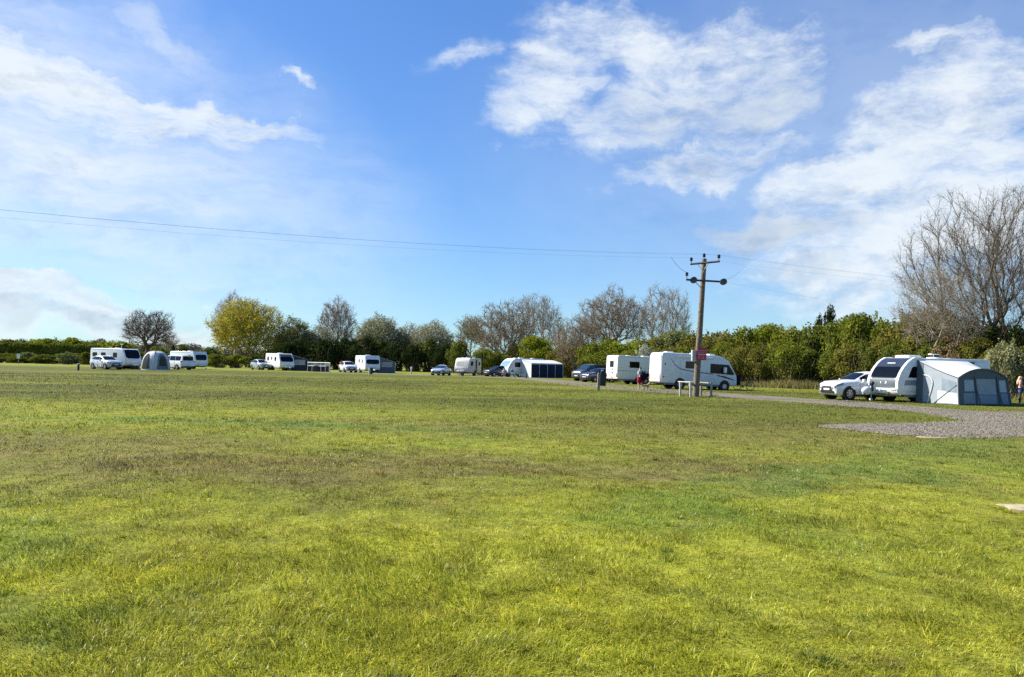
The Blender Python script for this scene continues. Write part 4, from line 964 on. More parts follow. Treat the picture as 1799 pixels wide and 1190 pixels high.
def car(label, kind, paint, loc, h, group=None, roofrails=False, cat='car', name='parked_car', trim=BLACK, plate_front=PLATEW, glassm=GLASS, lower=None, windows_right=None):
    S = CARS[kind]; st = sorted(S['st'], key=lambda s: -s[0]); L_, Wd = S['L'], S['W']
    root = thing(name, label, cat, loc, R(h), group)
    def at(x):
        for a, b in zip(st, st[1:]):
            if a[0] >= x >= b[0]:
                t = (a[0] - x) / (a[0] - b[0]); return [a[i] + (b[i] - a[i]) * t for i in range(6)]
        return list(st[0] if x > st[0][0] else st[-1])
    def half(x):
        _, zb, ze, zt, w, wr = at(x); zm = zb + (ze - zb) * .55
        return [(0, zb), (w * .82, zb), (w * .95, zb + .08), (w * 1.0, zm), (w * .995, ze - .06), (w * .965, ze), (wr + (w * .95 - wr) * .12, zt - (zt - ze) * .16), (wr, zt - min(.05, (zt - ze) * .1)), (wr * .6, zt), (0, zt + .012)]
    b = MB(); xs = sorted({s[0] for s in st} | {s * .2 for s in range(int(st[-1][0] * 5), int(st[0][0] * 5) + 1) if st[-1][0] < s * .2 < st[0][0]}, reverse=True); rings = []
    for x in xs:
        hp = half(x); ring = [(x, y, z) for y, z in hp] + [(x, -y, z) for y, z in hp[-2:0:-1]]
        rings.append([b.bm.verts.new(p) for p in ring])
    n = len(rings[0]); fs = []
    for A, B in zip(rings, rings[1:]):
        for k in range(n): fs.append(b.bm.faces.new((A[k], A[(k + 1) % n], B[(k + 1) % n], B[k])))
    fs.append(b.bm.faces.new(rings[0])); fs.append(b.bm.faces.new(rings[-1]))
    bmesh.ops.recalc_face_normals(b.bm, faces=fs)
    b.build('body', paint, root, 45)
    def top(x, f):
        hp = half(x); return Vector((x, hp[7][0] * f, hp[8][1] - (.0 if abs(f) < .62 else (abs(f) - .6) / .4 * (hp[8][1] - hp[7][1]))))
    def screen(nm, x0, x1, m=glassm):
        g = MB(); g.shell([[top(x0 + (x1 - x0) * i / 4, -.97 + 1.94 * j / 6) for j in range(7)] for i in range(5)], .02, .012 if x1 > x0 else .012); return g.build(nm, m, root)
    screen('windscreen', *S['ws'])
    if S['rw']: screen('rear_window', *S['rw'])
    else:
        g = MB(); g.prism(rrect(0, 1.5, 1.45, .52, .1), -L_ / 2 + .06, -L_ / 2 - .018, axis='x'); g.build('rear_window', glassm, root)
    for sgn in (1, -1):
        for (xa, xb) in S['sw']:
            g = MB(); rows = []
            for t in (.06, .5, .93):
                row = []
                for j in range(5):
                    x = xa + (xb - xa) * j / 4
                    if kind != 'van' or True:
                        _, zb, ze, zt, w, wr = at(x); hp = half(x); p0, p1 = hp[5], hp[6]
                        row.append(Vector((x, sgn * (p0[0] + (p1[0] - p0[0]) * t), p0[1] + (p1[1] - p0[1]) * t)))
                rows.append(row)
            if sgn < 0: rows = rows[::-1]
            g.shell(rows, .02, .012); g.build('side_window', glassm, root)
        hy_ = half(S['sw'][0][0])[4]
        mr = MB(); mr.box(S['sw'][0][0] - .16, S['sw'][0][0] + .02, sgn * (hy_[0] + .02), sgn * (hy_[0] + .22), hy_[1] + .02, hy_[1] + .2, .04)
        mr.box(S['sw'][0][0] - .08, S['sw'][0][0] - .02, sgn * (hy_[0] - .05), sgn * (hy_[0] + .04), hy_[1] + .0, hy_[1] + .06); mr.build('wing_mirror', paint, root)
        for wx in S['wx']:
            hw = at(wx)[4]; a = MB(); r = S['r']
            a.lathe([(.001, sgn * (hw - .25)), (r * 1.17, sgn * (hw - .25)), (r * 1.17, sgn * (hw + .004)), (.001, sgn * (hw + .004))], (wx, 0, r * 1.02), 24); a.build('wheel_arch', BLACK, root)
            wheel(root, wx, sgn * (hw + .032), r, .21, ALLOY, 7, side=sgn)
        # sill and door gaps
        sl = MB(); sl.box(S['wx'][1] + .45, S['wx'][0] - .45, sgn * (at(0)[4] - .05), sgn * (at(0)[4] + .012), .2, .33, .01); sl.build('sill', trim, root)
        dg = MB(); dg_x = [S['sw'][0][0] + .12, S['sw'][0][1] - .04] + ([S['sw'][1][1] - .04] if len(S['sw']) > 1 else [])
        for x in dg_x:
            hp = half(x); dg.box(x - .006, x + .006, sgn * (hp[3][0] - .03), sgn * (hp[3][0] + .003), .36, hp[5][1] - .04)
        for x in dg_x[1:]:
            hp = half(x + .1); dg.box(x + .06, x + .24, sgn * (hp[4][0] - .02), sgn * (hp[4][0] + .016), hp[4][1] - .1, hp[4][1] - .07)
        dg.build('door_seam', STRIPE, root)
    # nose
    fx, zb, ze, zt, w, wr = st[0]; f2 = at(fx - .06)
    g = MB(); g.prism(rrect(0, ze - .09, w * 1.35, .24, .06), fx - .05, fx + .018, axis='x'); g.prism(rrect(0, zb + .10, w * 1.7, .16, .05), fx - .08, fx + .016, axis='x')
    gm = g.build('grille', BLACK, root); ch = MB()
    for k in (-.05, .0, .05): ch.box(fx + .012, fx + .026, -w * .58, w * .58, ze - .10 + k - .006, ze - .10 + k + .006)
    ch.lathe([(.05, fx + .012), (.075, fx + .012), (.075, fx + .03), (.05, fx + .03)], (0, 0, ze - .10), 16, axis='x'); ch.build('grille_bar', ALLOY, gm)
    lo = MB(); lo.box(fx - .12, fx + .012, -w * 1.02, w * 1.02, zb - .04, zb + .10, .03); lo.build('bumper', trim, root)
    pl = MB(); pl.box(fx - .02, fx + .028, -.26, .26, zb + .12, zb + .22, .004); pl.build('number_plate', plate_front, root)
    for sgn in (1, -1):
        hx = fx - .16; a = at(hx); q = MB()
        P = [Vector((x, sgn * y, z)) for x, y, z in ()]
        rows = []
        for zf in (.0, 1.0):
            row = []
            for j in range(5):
                x = fx - .02 - .42 * j / 4; _, b0, b1, b2, ww, _w = at(x); zz = b1 - .115 + zf * .115
                row.append(Vector((x, sgn * (ww * (.985 if zf else 1.0) + .004), zz)))
            rows.append(row)
        if sgn < 0: rows = rows[::-1]
        q.shell(rows, .03, .014); q.build('headlight', LAMPD, root)
        q = MB(); q.box(fx - .03, fx + .022, sgn * w * .72, sgn * w * .98, ze - .13, ze - .02, .02); q.build('headlight', LAMPD, root)
    # tail
    bx, zb, ze, zt, w, wr = st[-1]
    for sgn in (1, -1):
        q = MB(); q.box(bx - .02, bx + .26, sgn * (w - .1), sgn * (w + .075), ze - .12, ze + .06, .03); q.build('tail_light', REDL, root)
    lo = MB(); lo.box(bx - .04, bx + .14, -w, w, zb - .05, zb + .12, .03); lo.build('bumper', trim, root)
    pl = MB(); pl.box(bx - .025, bx + .02, -.26, .26, zb + .2, zb + .31, .004); pl.build('number_plate', PLATEY, root)
    if roofrails:
        for sgn in (1, -1):
            q = MB(); q.tube([top(x, sgn * .93) + Vector((0, 0, .055)) for x in (0, -.5, -1., -1.5, -1.75)], .018, 6)
            for x in (0, -.85, -1.75): q.tube([top(x, sgn * .93) - Vector((0, 0, .02)), top(x, sgn * .93) + Vector((0, 0, .055))], .014, 6)
            q.build('roof_rail', ALLOY, root)
    return root

# ------------------------------------------------------------------ caravans
def arc_front(kind, L, H):
    x = L / 2
    if kind == 'bulge': f = [(x - .32, .42), (x - .06, .60), (x, .95), (x - .06, 1.35), (x - .34, 1.85), (x - .80, 2.32), (x - 1.25, H - .03)]
    elif kind == 'slope': f = [(x - .30, .45), (x - .05, .62), (x, 1.0), (x - .08, 1.3), (x - .42, 2.05), (x - .66, H - .16), (x - .95, H - .02)]
    elif kind == 'flat': f = [(x - .14, .45), (x - .02, .7), (x, 1.2), (x - .10, 1.8), (x - .28, 2.25), (x - .5, H - .03)]
    return [(p.x, p.z) for p in smooth_line([(a, 0, b) for a, b in f], 5)]

class Van: pass
def caravan(label, loc, h, L=6.0, W=2.25, H=2.58, front='bulge', body=WHITE, group=None, fw=(1.42, 2.1, .86), side_l=(), side_r=(), rear=None, door=None, axles=(-.2,), name='caravan', cat='caravan', frontglass=GLASS, tow=True, tilt=0., roof=True, stripe=None, skirt=GREYP, rim=ALLOY, rear_marks=False, upper=None, lower=None):
    v = Van(); root = thing(name, label, cat, loc, R(h), group); root.rotation_euler = (0, R(tilt), R(h)); v.root = root; v.L, v.W, v.H = L, W, H
    fr = arc_front(front, L, H); v.fr = fr
    prof = fr + [(-L / 2 + .22, H), (-L / 2 + .07, H - .06), (-L / 2 + .02, H - .25), (-L / 2, .95), (-L / 2 + .05, .45)]
    b = MB(); b.prism(prof, -W / 2, W / 2, .07, 3); b.build('body', body, root, 50)
    def patch(z0, z1, hw, p=5, nr=10, nc=9, out=.014, inn=.02, cut=lambda z: 1.):
        pts = [q for q in fr]; seg = []
        for k in range(nr + 1):
            z = z0 + (z1 - z0) * k / nr
            for (xa, za), (xb, zb) in zip(pts, pts[1:]):
                if za <= z <= zb:
                    t = (z - za) / (zb - za + 1e-9); seg.append((xa + (xb - xa) * t, z)); break
            else: seg.append(pts[-1])
        g = MB(); rows = []
        for k, (x, z) in enumerate(seg):
            s = abs(2 * k / nr - 1); ww = hw * max(.25, (1 - s ** p)) ** (1 / p) * cut(z)
            rows.append([Vector((x, -ww + 2 * ww * j / (nc - 1), z)) for j in range(nc)])
        g.shell(rows[::-1], inn, out); return g
    v.patch = patch
    if fw: patch(*fw).build('front_window', frontglass, root)
    if upper: patch(*upper[:3], 14).build('sunroof_panel', upper[3], root)
    if lower: patch(*lower[:3], 8).build('front_panel', lower[3], root)
    for sgn, wins in ((1, side_l), (-1, side_r)):
        for wn in wins:
            cx, cz, ww, hh = wn[:4]
            g = MB(); g.prism(rrect(cx, cz, ww, hh, min(.09, hh * .3)), sgn * (W / 2 - .02), sgn * (W / 2 + .014), .006, 1)
            g.build('side_window', wn[4] if len(wn) > 4 else GLASS, root)
        if stripe:
            s = MB(); s.box(-L / 2 + .1, L / 2 - .5, sgn * (W / 2 - .01), sgn * (W / 2 + .004), stripe[0], stripe[1]); s.build('side_stripe', stripe[2], root)
        tr_ = MB(); tr_.box(-L / 2 + .12, L / 2 - .35, sgn * (W / 2 - .01), sgn * (W / 2 + .006), .60, .625); tr_.box(-L / 2 + .2, L / 2 - 1.1, sgn * (W / 2 - .06), sgn * (W / 2 + .008), H - .16, H - .125); tr_.build('side_trim', SILVER, root)
        k = MB(); k.box(-L / 2 + .3, L / 2 - .5, sgn * (W / 2 - .10), sgn * (W / 2 - .03), .30, .47, .02); k.build('skirt', skirt, root)
        for ax in axles:
            a = MB(); a.lathe([(.001, sgn * (W / 2 - .3)), (.40, sgn * (W / 2 - .3)), (.40, sgn * (W / 2 + .006)), (.001, sgn * (W / 2 + .006))], (ax, 0, .36), 22); a.build('wheel_arch', BLACK, root)
            wheel(root, ax, sgn * (W / 2 + .032), .31, .19, rim, 8, side=sgn)
    if door:
        sgn, dx, m = door; d = MB(); d.prism(rrect(dx, 1.42, .62, 1.75, .08), sgn * (W / 2 - .02), sgn * (W / 2 + .012), .006, 1); dd = d.build('door', m, root)
        q = MB(); q.prism(rrect(dx, 1.85, .34, .5, .06), sgn * (W / 2), sgn * (W / 2 + .02), .004, 1); q.build('door_window', GLASS, dd)
    if rear:
        for (cy, cz, ww, hh) in rear:
            g = MB(); g.prism(rrect(cy, cz, ww, hh, .08), -L / 2 + .08, -L / 2 - .012, axis='x'); g.build('rear_window', GLASS, root)
    for sgn in (1, -1):
        q = MB(); q.box(-L / 2 - .012, -L / 2 + .1, sgn * (W / 2 - .22), sgn * (W / 2 - .06), .62, .98, .02); q.build('tail_light', REDL, root)
        q = MB(); q.tube([(-L / 2 + .5, sgn * .9, .44), (-L / 2 + .5, sgn * .9, 0)], .028, 6); q.tube([(L / 2 - 1.0, sgn * .9, .44), (L / 2 - 1.0, sgn * .9, 0)], .028, 6); q.build('corner_steady', GALV, root)
    q = MB(); q.box(-L / 2 - .014, -L / 2 + .06, -.26, .26, .56, .67, .005); q.build('number_plate', PLATEY, root)
    ub = MB(); ub.box(-L / 2 + .5, L / 2 - .8, -.85, .85, .30, .46); ub.build('chassis', BLACK, root)
    if tow:
        t = MB(); x = L / 2
        for sgn in (1, -1): t.tube([(x - 1.2, sgn * .75, .42), (x + 1.15, 0, .44)], .045, 6)
        t.tube([(x + 1.1, 0, .44), (x + 1.45, 0, .46)], .05, 8); t.tube([(x + .95, .12, .95), (x + .95, .12, .2)], .03, 8); t.lathe([(.02, .06), (.1, .06), (.1, .16), (.02, .16)], (x + .95, 0, .1), 12)
        t.build('drawbar', GALV, root)
        c = MB(); c.box(x + .1, x + .6, -.5, .5, .48, .72, .08); c.build('gas_locker', body, root)
    if roof:
        for (rx, ry, rw, rl, rh) in ((.3, .0, .5, .7, .10), (-1.5, .3, .4, .4, .08), (1.0, -.4, .4, .4, .07)):
            q = MB(); q.box(rx - rl / 2, rx + rl / 2, ry - rw / 2, ry + rw / 2, H - .02, H + rh, .04); q.build('roof_light', PALE, root)
    if rear_marks:
        q = MB()
        for k, (zz, ww) in enumerate(((1.42, .34), (1.30, .42), (1.08, .30), (1.0, .36))):
            for j in range(5): q.box(-L / 2 - .006, -L / 2 + .05, -.35 + j * ww / 5, -.35 + (j + .75) * ww / 5, zz - .035, zz + .035)
        q.build('lettering', STRIPE, root)
    return v

def local(v, x, y, z=0.):
    return v.root.matrix_basis @ Vector((x, y, z)) if v.root.parent is None else None

LV = [(1.9, 1.75, .85, .6), (.4, 1.75, .7, .55), (-2.1, 1.8, .8, .5)]
G1 = 'caravans pitched round the field'
def pc(px, D, h, L, W, cx, cy): return place(px, D, h, L, W, cx, cy)

c1 = caravan('long white caravan with dark front window between the estate car and the dome tent', pc(221, 98, -28, 7.0, 2.3, 1, -1), -28, 7.0, 2.3, 2.58, 'slope', WHITE, G1, (1.35, 2.45, 1.0), side_r=[(1.4, 1.75, .75, .6), (-.9, 1.8, .9, .5), (-2.6, 1.8, .9, .5)], axles=(.0, -.85), lower=(.75, 1.25, .98, PALE))
a = MB(); a.tube([(1.6, -.4, 2.5), (1.6, -.4, 3.2)], .03, 6); a.box(1.3, 1.9, -.45, -.35, 3.1, 3.16); a.build('aerial', WHITE, c1.root)
c2 = caravan('white caravan partly hidden by the white camper van', pc(342, 113, -32, 5.8, 2.25, 1, -1), -32, 5.8, 2.25, 2.55, 'flat', WHITE, G1, (1.3, 2.1, .92), side_r=[(1.6, 1.75, .8, .55)])
c3 = caravan('white caravan with three small side windows and a dark bowed front window', pc(492, 119, -53.5, 6.4, 2.28, 1, -1), -53.5, 6.4, 2.28, 2.62, 'bulge', WHITE, G1, (1.35, 2.12, .98), side_r=[(1.2, 1.75, .7, .62), (-.4, 1.85, .45, .5), (-2.0, 1.8, .7, .6)], upper=(2.14, 2.5, .95, STRIPE))
c4 = caravan('white caravan with a wide front window left of the slate awning', pc(642, 116, -64.5, 6.0, 2.25, 1, -1), -64.5, 6.0, 2.25, 2.58, 'flat', WHITE, G1, (1.3, 1.98, .98), side_r=[(1.2, 1.7, .5, .55), (-.6, 1.75, .6, .5)])
c5 = caravan('cream older caravan with its pale front in full sun', pc(823, 110, -108, 5.2, 2.1, 1, 1), -108, 5.2, 2.1, 2.5, 'slope', CREAM, G1, (1.32, 1.98, .86), side_l=[(1.2, 1.72, .9, .6), (-1.7, 1.7, .6, .5)], door=(1, -.55, STRIPE), frontglass=mat('cream_blind_window', (.50, .47, .38), .25, coat=.4, var=.1), axles=(-.1,))
c6 = caravan('grey-white caravan with pale blue front window joined to the navy awning', pc(893, 108, -146, 6.2, 2.25, 1, 1), -146, 6.2, 2.25, 2.6, 'bulge', PALE, G1, (1.4, 2.2, .95), side_l=[(1.55, 1.7, .95, .68), (-1.2, 1.75, .8, .5)], frontglass=mat('sky_tint_glass', (.16, .30, .34), .15, coat=.5, var=.2))
c7 = caravan('white caravan seen from behind with a small square rear window', pc(1084, 78, 22, 7.0, 2.3, -1, -1), 22, 7.0, 2.3, 2.78, 'flat', PALE, G1, (1.3, 2.0, .9), side_r=[(-1.55, 1.9, 1.15, .62), (1.2, 1.9, .9, .62)], rear=[(.0, 1.9, .75, .62)], axles=(-.2, -1.05), stripe=(1.22, 1.30, SILVER), tilt=1.3, rear_marks=True)

# ---- the large caravan on the right
c8 = caravan('large white caravan with a tall dark panoramic front joined to the arched awning', pc(1578, 44.9, 200, 7.2, 2.28, 1, 1), 200, 7.2, 2.28, 2.60, 'bulge', PALE, G1, (1.42, 2.02, .93, 9, 10, 9, .030), side_l=[(-1.6, 1.8, 1.0, .6)], side_r=[(1.9, 1.78, 1.0, .7), (-1.2, 1.8, 1., .6)], axles=(.05, -.82), tow=True, roof=False, upper=(1.37, 2.545, .99, mat('dark_sunroof', (.03, .036, .05), .12, coat=.4, var=.2)), lower=(.80, 1.36, .97, mat('grey_front_panel', (.11, .125, .13), .35, metal=.3, var=.1)))
rt8 = c8.root; x8 = 3.6
for sgn in (1, -1):      # swept white frames either side of the front
    rows = []
    for (x, z) in [p for p in c8.fr if p[1] > .52] + [(x8 - 1.75, 2.6)]:
        rows.append([Vector((x, sgn * 1.145 - .02 * sgn * 0, z)), Vector((x, sgn * 1.06, z)), Vector((x, sgn * .975, z))])
    if sgn > 0: rows = rows[::-1]
    g = MB(); g.shell(rows, .03, .05); g.build('front_frame', WHITE, rt8, 60)
bp = MB(); rows = [[Vector((x, -1.1 + 2.2 * j / 10, z - (.06 * (1 - (abs(j - 5) / 5) ** 2) if z < .6 else 0))) for j in range(11)] for (x, z) in [p for p in c8.fr if .44 < p[1] < .84]]
bp.shell(rows[::-1], .03, .07); bp.build('bumper', WHITE, rt8, 60)
for sgn in (1, -1):
    g = MB(); g.prism(rrect(sgn * .84, .76, .40, .12, .05), x8 - .1, x8 + .085, axis='x'); g.build('headlight', LAMPG, rt8)
nm = MB(); nx, nz = [p for p in c8.fr if p[1] > 2.2][0]
for k in range(7): nm.prism([(-.30 + k * .085, nz - .045), (-.235 + k * .085, nz - .045), (-.22 + k * .085, nz + .045), (-.285 + k * .085, nz + .045)], nx - .02, nx + .035, axis='x')
nm.build('lettering', PLATEW, rt8)
for yy, ww in ((-.12, .06), (.26, .10)):
    g = MB(); px_, pz_ = [p for p in c8.fr if p[1] > 1.08][0]; g.prism(rrect(yy, 1.12, ww, .12, .03), px_ - .03, px_ + .024, axis='x'); g.build('badge', PLATEW, rt8)
g = MB(); g.prism([(x8 - 2.4, 1.28), (x8 - .55, 1.28), (x8 - .45, .98), (x8 - 2.4, .98)], 1.13, 1.146); g.build('side_stripe', mat('blue_grey_panel', (.20, .25, .29), .4, var=.08), rt8)
g = MB(); g.box(x8 - 2.6, x8 - 1.55, -.62, .38, 2.57, 2.74, .07); o = g.build('roof_light', WHITE, rt8); g = MB(); g.box(x8 - 2.45, x8 - 1.72, -.48, .24, 2.73, 2.752, .01); g.build('pane', GREYP, o)
g = MB(); g.lathe([(.001, 2.6), (.14, 2.6), (.14, 2.66), (.03, 2.66), (.03, 2.84), (.001, 2.84)], (x8 - 3.7, .2, 0), 14, axis='z'); g.box(x8 - 4.0, x8 - 3.4, .06, .34, 2.82, 2.87, .02); g.build('aerial', WHITE, rt8)
g = MB(); g.lathe([(.001, 2.58), (.45, 2.58), (.40, 2.66), (.001, 2.68)], (x8 - 3.75, .2, 0), 18, axis='z'); g.build('satellite_dome', PALE, rt8)
g = MB(); g.box(x8 - 5.6, x8 - 4.8, -.3, .4, 2.58, 2.64, .02); g.build('roof_light', GREYP, rt8)
g = MB(); g.prism([(x8 - .74, 1.42), (x8 - .80, 1.52), (x8 - 1.02, 1.98), (x8 - 1.12, 2.06), (x8 - 2.0, 2.06), (x8 - 2.0, 1.42)], 1.13, 1.156, .005, 1); g.build('side_window', GLASS, rt8)
# covered hitch, jockey wheel, motor mover
cv = MB(); cv.ball((x8 + 1.15, 0, .62), .30, 14, (1.15, .75, .8)); cv.ball((x8 + .75, .05, .70), .24, 12, (.8, .7, 1.1)); cv.build('hitch_cover', cloth('white_cover', (.72, .72, .70)), rt8)
cv = MB(); cv.tube([(x8 + .95, .2, 1.08), (x8 + .95, .2, .6)], .07, 8); cv.ball((x8 + .95, .2, 1.05), .12, 10); cv.build('hitch_lever', BLACK, rt8)
WBAG = cloth('white_bag_cloth', (.72, .72, .72))

# ---- cars
PW = mat('white_car_paint', (.74, .75, .76), .28, coat=.7, var=.02, dirt=.05)
PS = mat('silver_car_paint', (.40, .42, .44), .3, metal=.35, coat=.6, var=.04)
PSW = mat('silver_white_paint', (.58, .59, .60), .3, metal=.2, coat=.6, var=.04)
PB = mat('silver_blue_paint', (.50, .56, .60), .28, metal=.25, coat=.7, var=.04)
PK = mat('black_car_paint', (.016, .018, .024), .22, coat=.8, var=.2)
PN = mat('navy_car_paint', (.022, .028, .055), .22, coat=.8, var=.15)
PG = mat('grey_van_paint', (.055, .06, .07), .3, coat=.7, var=.15)
GC = 'cars parked beside the caravans'
merc = car('white estate car parked nose-out beside the large caravan', 'suv', PW, pc(1471, 46.5, 195, 4.65, 1.88, 1, 1), 195, GC, plate_front=PLATEW); merc.scale = (1, 1, 1.05)
car('silver-white estate car at the far left before the long caravan', 'suv', PSW, pc(191, 92.5, -36, 4.65, 1.88, 1, -1), -36, GC, True)
car('silver-grey estate car left of the caravan with three small side windows', 'suv', PS, pc(458, 120, -52, 4.65, 1.88, 1, -1), -52, GC)
sj = car('white estate car with a red side panel left of the wide-windowed caravan', 'suv', PW, pc(607, 114, -65, 4.65, 1.88, 1, -1), -65, GC)
g = MB(); g.box(-1.9, -1.2, -.80, -.76, 1.2, 1.52, .03); g.build('red_panel', mat('red_cloth_panel', (.5, .03, .04), .6), sj)
car('silver-blue saloon car parked left of the cream caravan', 'sedan', PB, pc(778, 106, -102, 4.5, 1.8, 1, 1), -102, GC, glassm=GLASSB)
car('black hatchback with sloping rear right of the cream caravan', 'hatch', PK, pc(861, 107, -140, 4.1, 1.76, 1, 1), -140, GC)
car('dark grey van with a blue-tinted windscreen left of the caravan seen from behind', 'van', PG, pc(1023, 89, -140, 5.1, 1.92, 1, 1), -140, GC, cat='van', name='parked_van', glassm=GLASSB)
car('navy hatchback parked in front of the dark grey van', 'hatch', PN, pc(1037, 82.5, -142, 4.1, 1.76, 1, 1), -142, GC)
car('white camper van with a dark rear window right of the dome tent', 'van', PW, pc(319, 104, 145, 5.1, 1.92, -1, 1), 145, None, cat='camper van', name='camper_van')

# ---- the motorhome
def motorhome():
    L, W, H = 6.75, 2.3, 2.86; loc = pc(1161, 63, 14, L, W, -1, -1)
    root = thing('motorhome', 'long white motorhome with a black swoosh along its shaded side', 'motorhome', loc, R(14)); root.rotation_euler = (0, R(1.6), R(14))
    x = L / 2
    f = [(x - .14, .40), (x - .02, .52), (x, .85), (x - .04, 1.22), (x - .14, 1.40), (x - .50, 1.98), (x - .64, 2.20), (x - .88, 2.50), (x - 1.5, 2.75), (x - 2.3, H - .04)]
    fr = [(p.x, p.z) for p in smooth_line([(a, 0, b) for a, b in f], 4)]
    prof = fr + [(-x + .2, H), (-x + .06, H - .08), (-x, H - .3), (-x - .02, 1.2), (-x + .04, .42)]
    b = MB(); b.prism(prof, -W / 2, W / 2, .09, 3); b.build('body', PALE, root, 50)
    r = MB(); r.shell([[Vector((-x - .01, W / 2 - .09 - (W - .18) * j / 8, .52 + 2.1 * i / 6)) for j in range(9)] for i in range(7)], .03, .02); r.build('rear_panel', CREAM, root)
    pts = [p for p in fr if 1.40 < p[1] < 2.16]; g = MB(); g.shell([[Vector((px, -1.02 + 2.04 * j / 8, pz)) for j in range(9)] for px, pz in pts[::-1]], .02, .014); g.build('windscreen', GLASS, root)
    for sgn in (1, -1):
        y0, y1 = sgn * (W / 2 - .02), sgn * (W / 2 + .014)
        g = MB(); g.prism([(x - 2.45, 2.14), (x - .80, 2.11), (x - .28, 1.40), (x - .36, 1.30), (x - 2.45, 1.38)], y0, y1, .005, 1); g.build('cab_window', GLASS, root)
        g = MB(); g.box(x - 1.36, x - 1.30, sgn * (W / 2), sgn * (W / 2 + .02), 1.36, 2.12); g.build('window_pillar', BLACK, root)
        g = MB(); g.prism(rrect(-.85, 1.94, .85, .56, .07), y0, y1, .005, 1); g.build('side_window', GLASS, root)
        s = MB(); cr = smooth_line([(-2.55, 0, 2.36), (-2.25, 0, 1.95), (-1.75, 0, 1.62), (-.9, 0, 1.46), (.3, 0, 1.36), (1.2, 0, 1.30)], 6)
        s.shell([[Vector((p.x, sgn * (W / 2), p.z + .035)), Vector((p.x, sgn * (W / 2), p.z - .035))][::sgn] for p in cr], .01, .006); s.build('swoosh_stripe', STRIPE, root)
        s = MB(); s.prism([(1.5, 1.26), (2.3, 1.16), (3.05, .94), (3.14, .86), (2.3, 1.02), (1.6, 1.17)], sgn * (W / 2 - .01), sgn * (W / 2 + .007)); s.build('swoosh_stripe', BLACK, root)
        s = MB(); s.box(-2.9, .2, sgn * (W / 2 - .01), sgn * (W / 2 + .004), 2.38, 2.41); s.box(-1.75, -1.73, sgn * (W / 2 - .01), sgn * (W / 2 + .003), .6, 2.3); s.box(.0, .02, sgn * (W / 2 - .01), sgn * (W / 2 + .003), .55, 2.3); s.box(.66, .68, sgn * (W / 2 - .01), sgn * (W / 2 + .003), .55, 2.3); s.build('door_seam', SILVER, root)
        s = MB(); s.box(-.1, .04, sgn * (W / 2 - .01), sgn * (W / 2 + .02), 1.06, 1.2, .02); s.box(-3.1, -3.0, sgn * (W / 2 - .01), sgn * (W / 2 + .012), 1.85, 1.98, .01); s.box(-3.2, -3.1, sgn * (W / 2 - .01), sgn * (W / 2 + .012), .85, .95, .01); s.build('vent', BLACK, root)
        for wx in (-1.70, 2.25):
            a = MB(); a.lathe([(.001, sgn * (W / 2 - .35)), (.46, sgn * (W / 2 - .35)), (.46, sgn * (W / 2 + .006)), (.001, sgn * (W / 2 + .006))], (wx, 0, .40), 24); a.build('wheel_arch', BLACK, root)
            wheel(root, wx, sgn * (W / 2 + .032), .34, .2, ALLOY, 8, side=sgn)
        s = MB(); s.box(-x + .3, x - .7, sgn * (W / 2 - .1), sgn * (W / 2 - .03), .28, .44, .02); s.build('skirt', GREYP, root)
        s = MB(); s.box(x - 1.34, x - 1.12, sgn * (W / 2 + .06), sgn * (W / 2 + .34), 1.42, 1.9, .05); s.tube([(x - 1.2, sgn * (W / 2 - .05), 1.9), (x - 1.23, sgn * (W / 2 + .2), 1.86)], .03, 6); s.build('wing_mirror', WHITE, root)
        s = MB(); s.box(-x - .045, -x + .06, sgn * (W / 2 - .24), sgn * (W / 2 - .1), .55, 1.1, .03); s.build('tail_light', REDL, root)
        s = MB(); s.prism(rrect(sgn * .82, .92, .36, .2, .06), x - .1, x + .02, axis='x'); s.build('headlight', LAMPG, root)
    n = MB(); n.box(x - .10, x + .42, -1.05, 1.05, .50, 1.36, .12, 3); n.build('nose_cover', cloth('black_cover_cloth', (.014, .014, .02), .02), root)
    aw = MB(); aw.box(-2.2, 1.1, -W / 2 - .12, -W / 2 + .02, 2.5, 2.66, .05); aw.build('roll_out_awning', WHITE, root)
    for (rx, ry, rl, rw, rh) in ((-2.2, .2, .6, .6, .12), (.2, 0, .9, .7, .10), (1.5, .0, .5, .5, .1)):
        q = MB(); q.box(rx - rl / 2, rx + rl / 2, ry - rw / 2, ry + rw / 2, H - .03, H + rh, .04); q.build('roof_light', PALE, root)
    q = MB(); q.box(-x - .03, -x + .1, -W / 2 + .1, W / 2 - .1, .40, .56, .03); q.build('bumper', GREYP, root)
    q = MB(); q.box(-x - .05, -x, -.26, .26, .66, .77, .004); q.build('number_plate', PLATEY, root)
    q = MB(); q.box(-x - .04, -x, -.6, .6, 2.42, 2.5, .01); q.build('badge', SILVER, root)
    ub = MB(); ub.box(-x + .5, x - .6, -.9, .9, .26, .42); ub.build('chassis', BLACK, root)
    return root, loc
mh, mh_loc = motorhome()

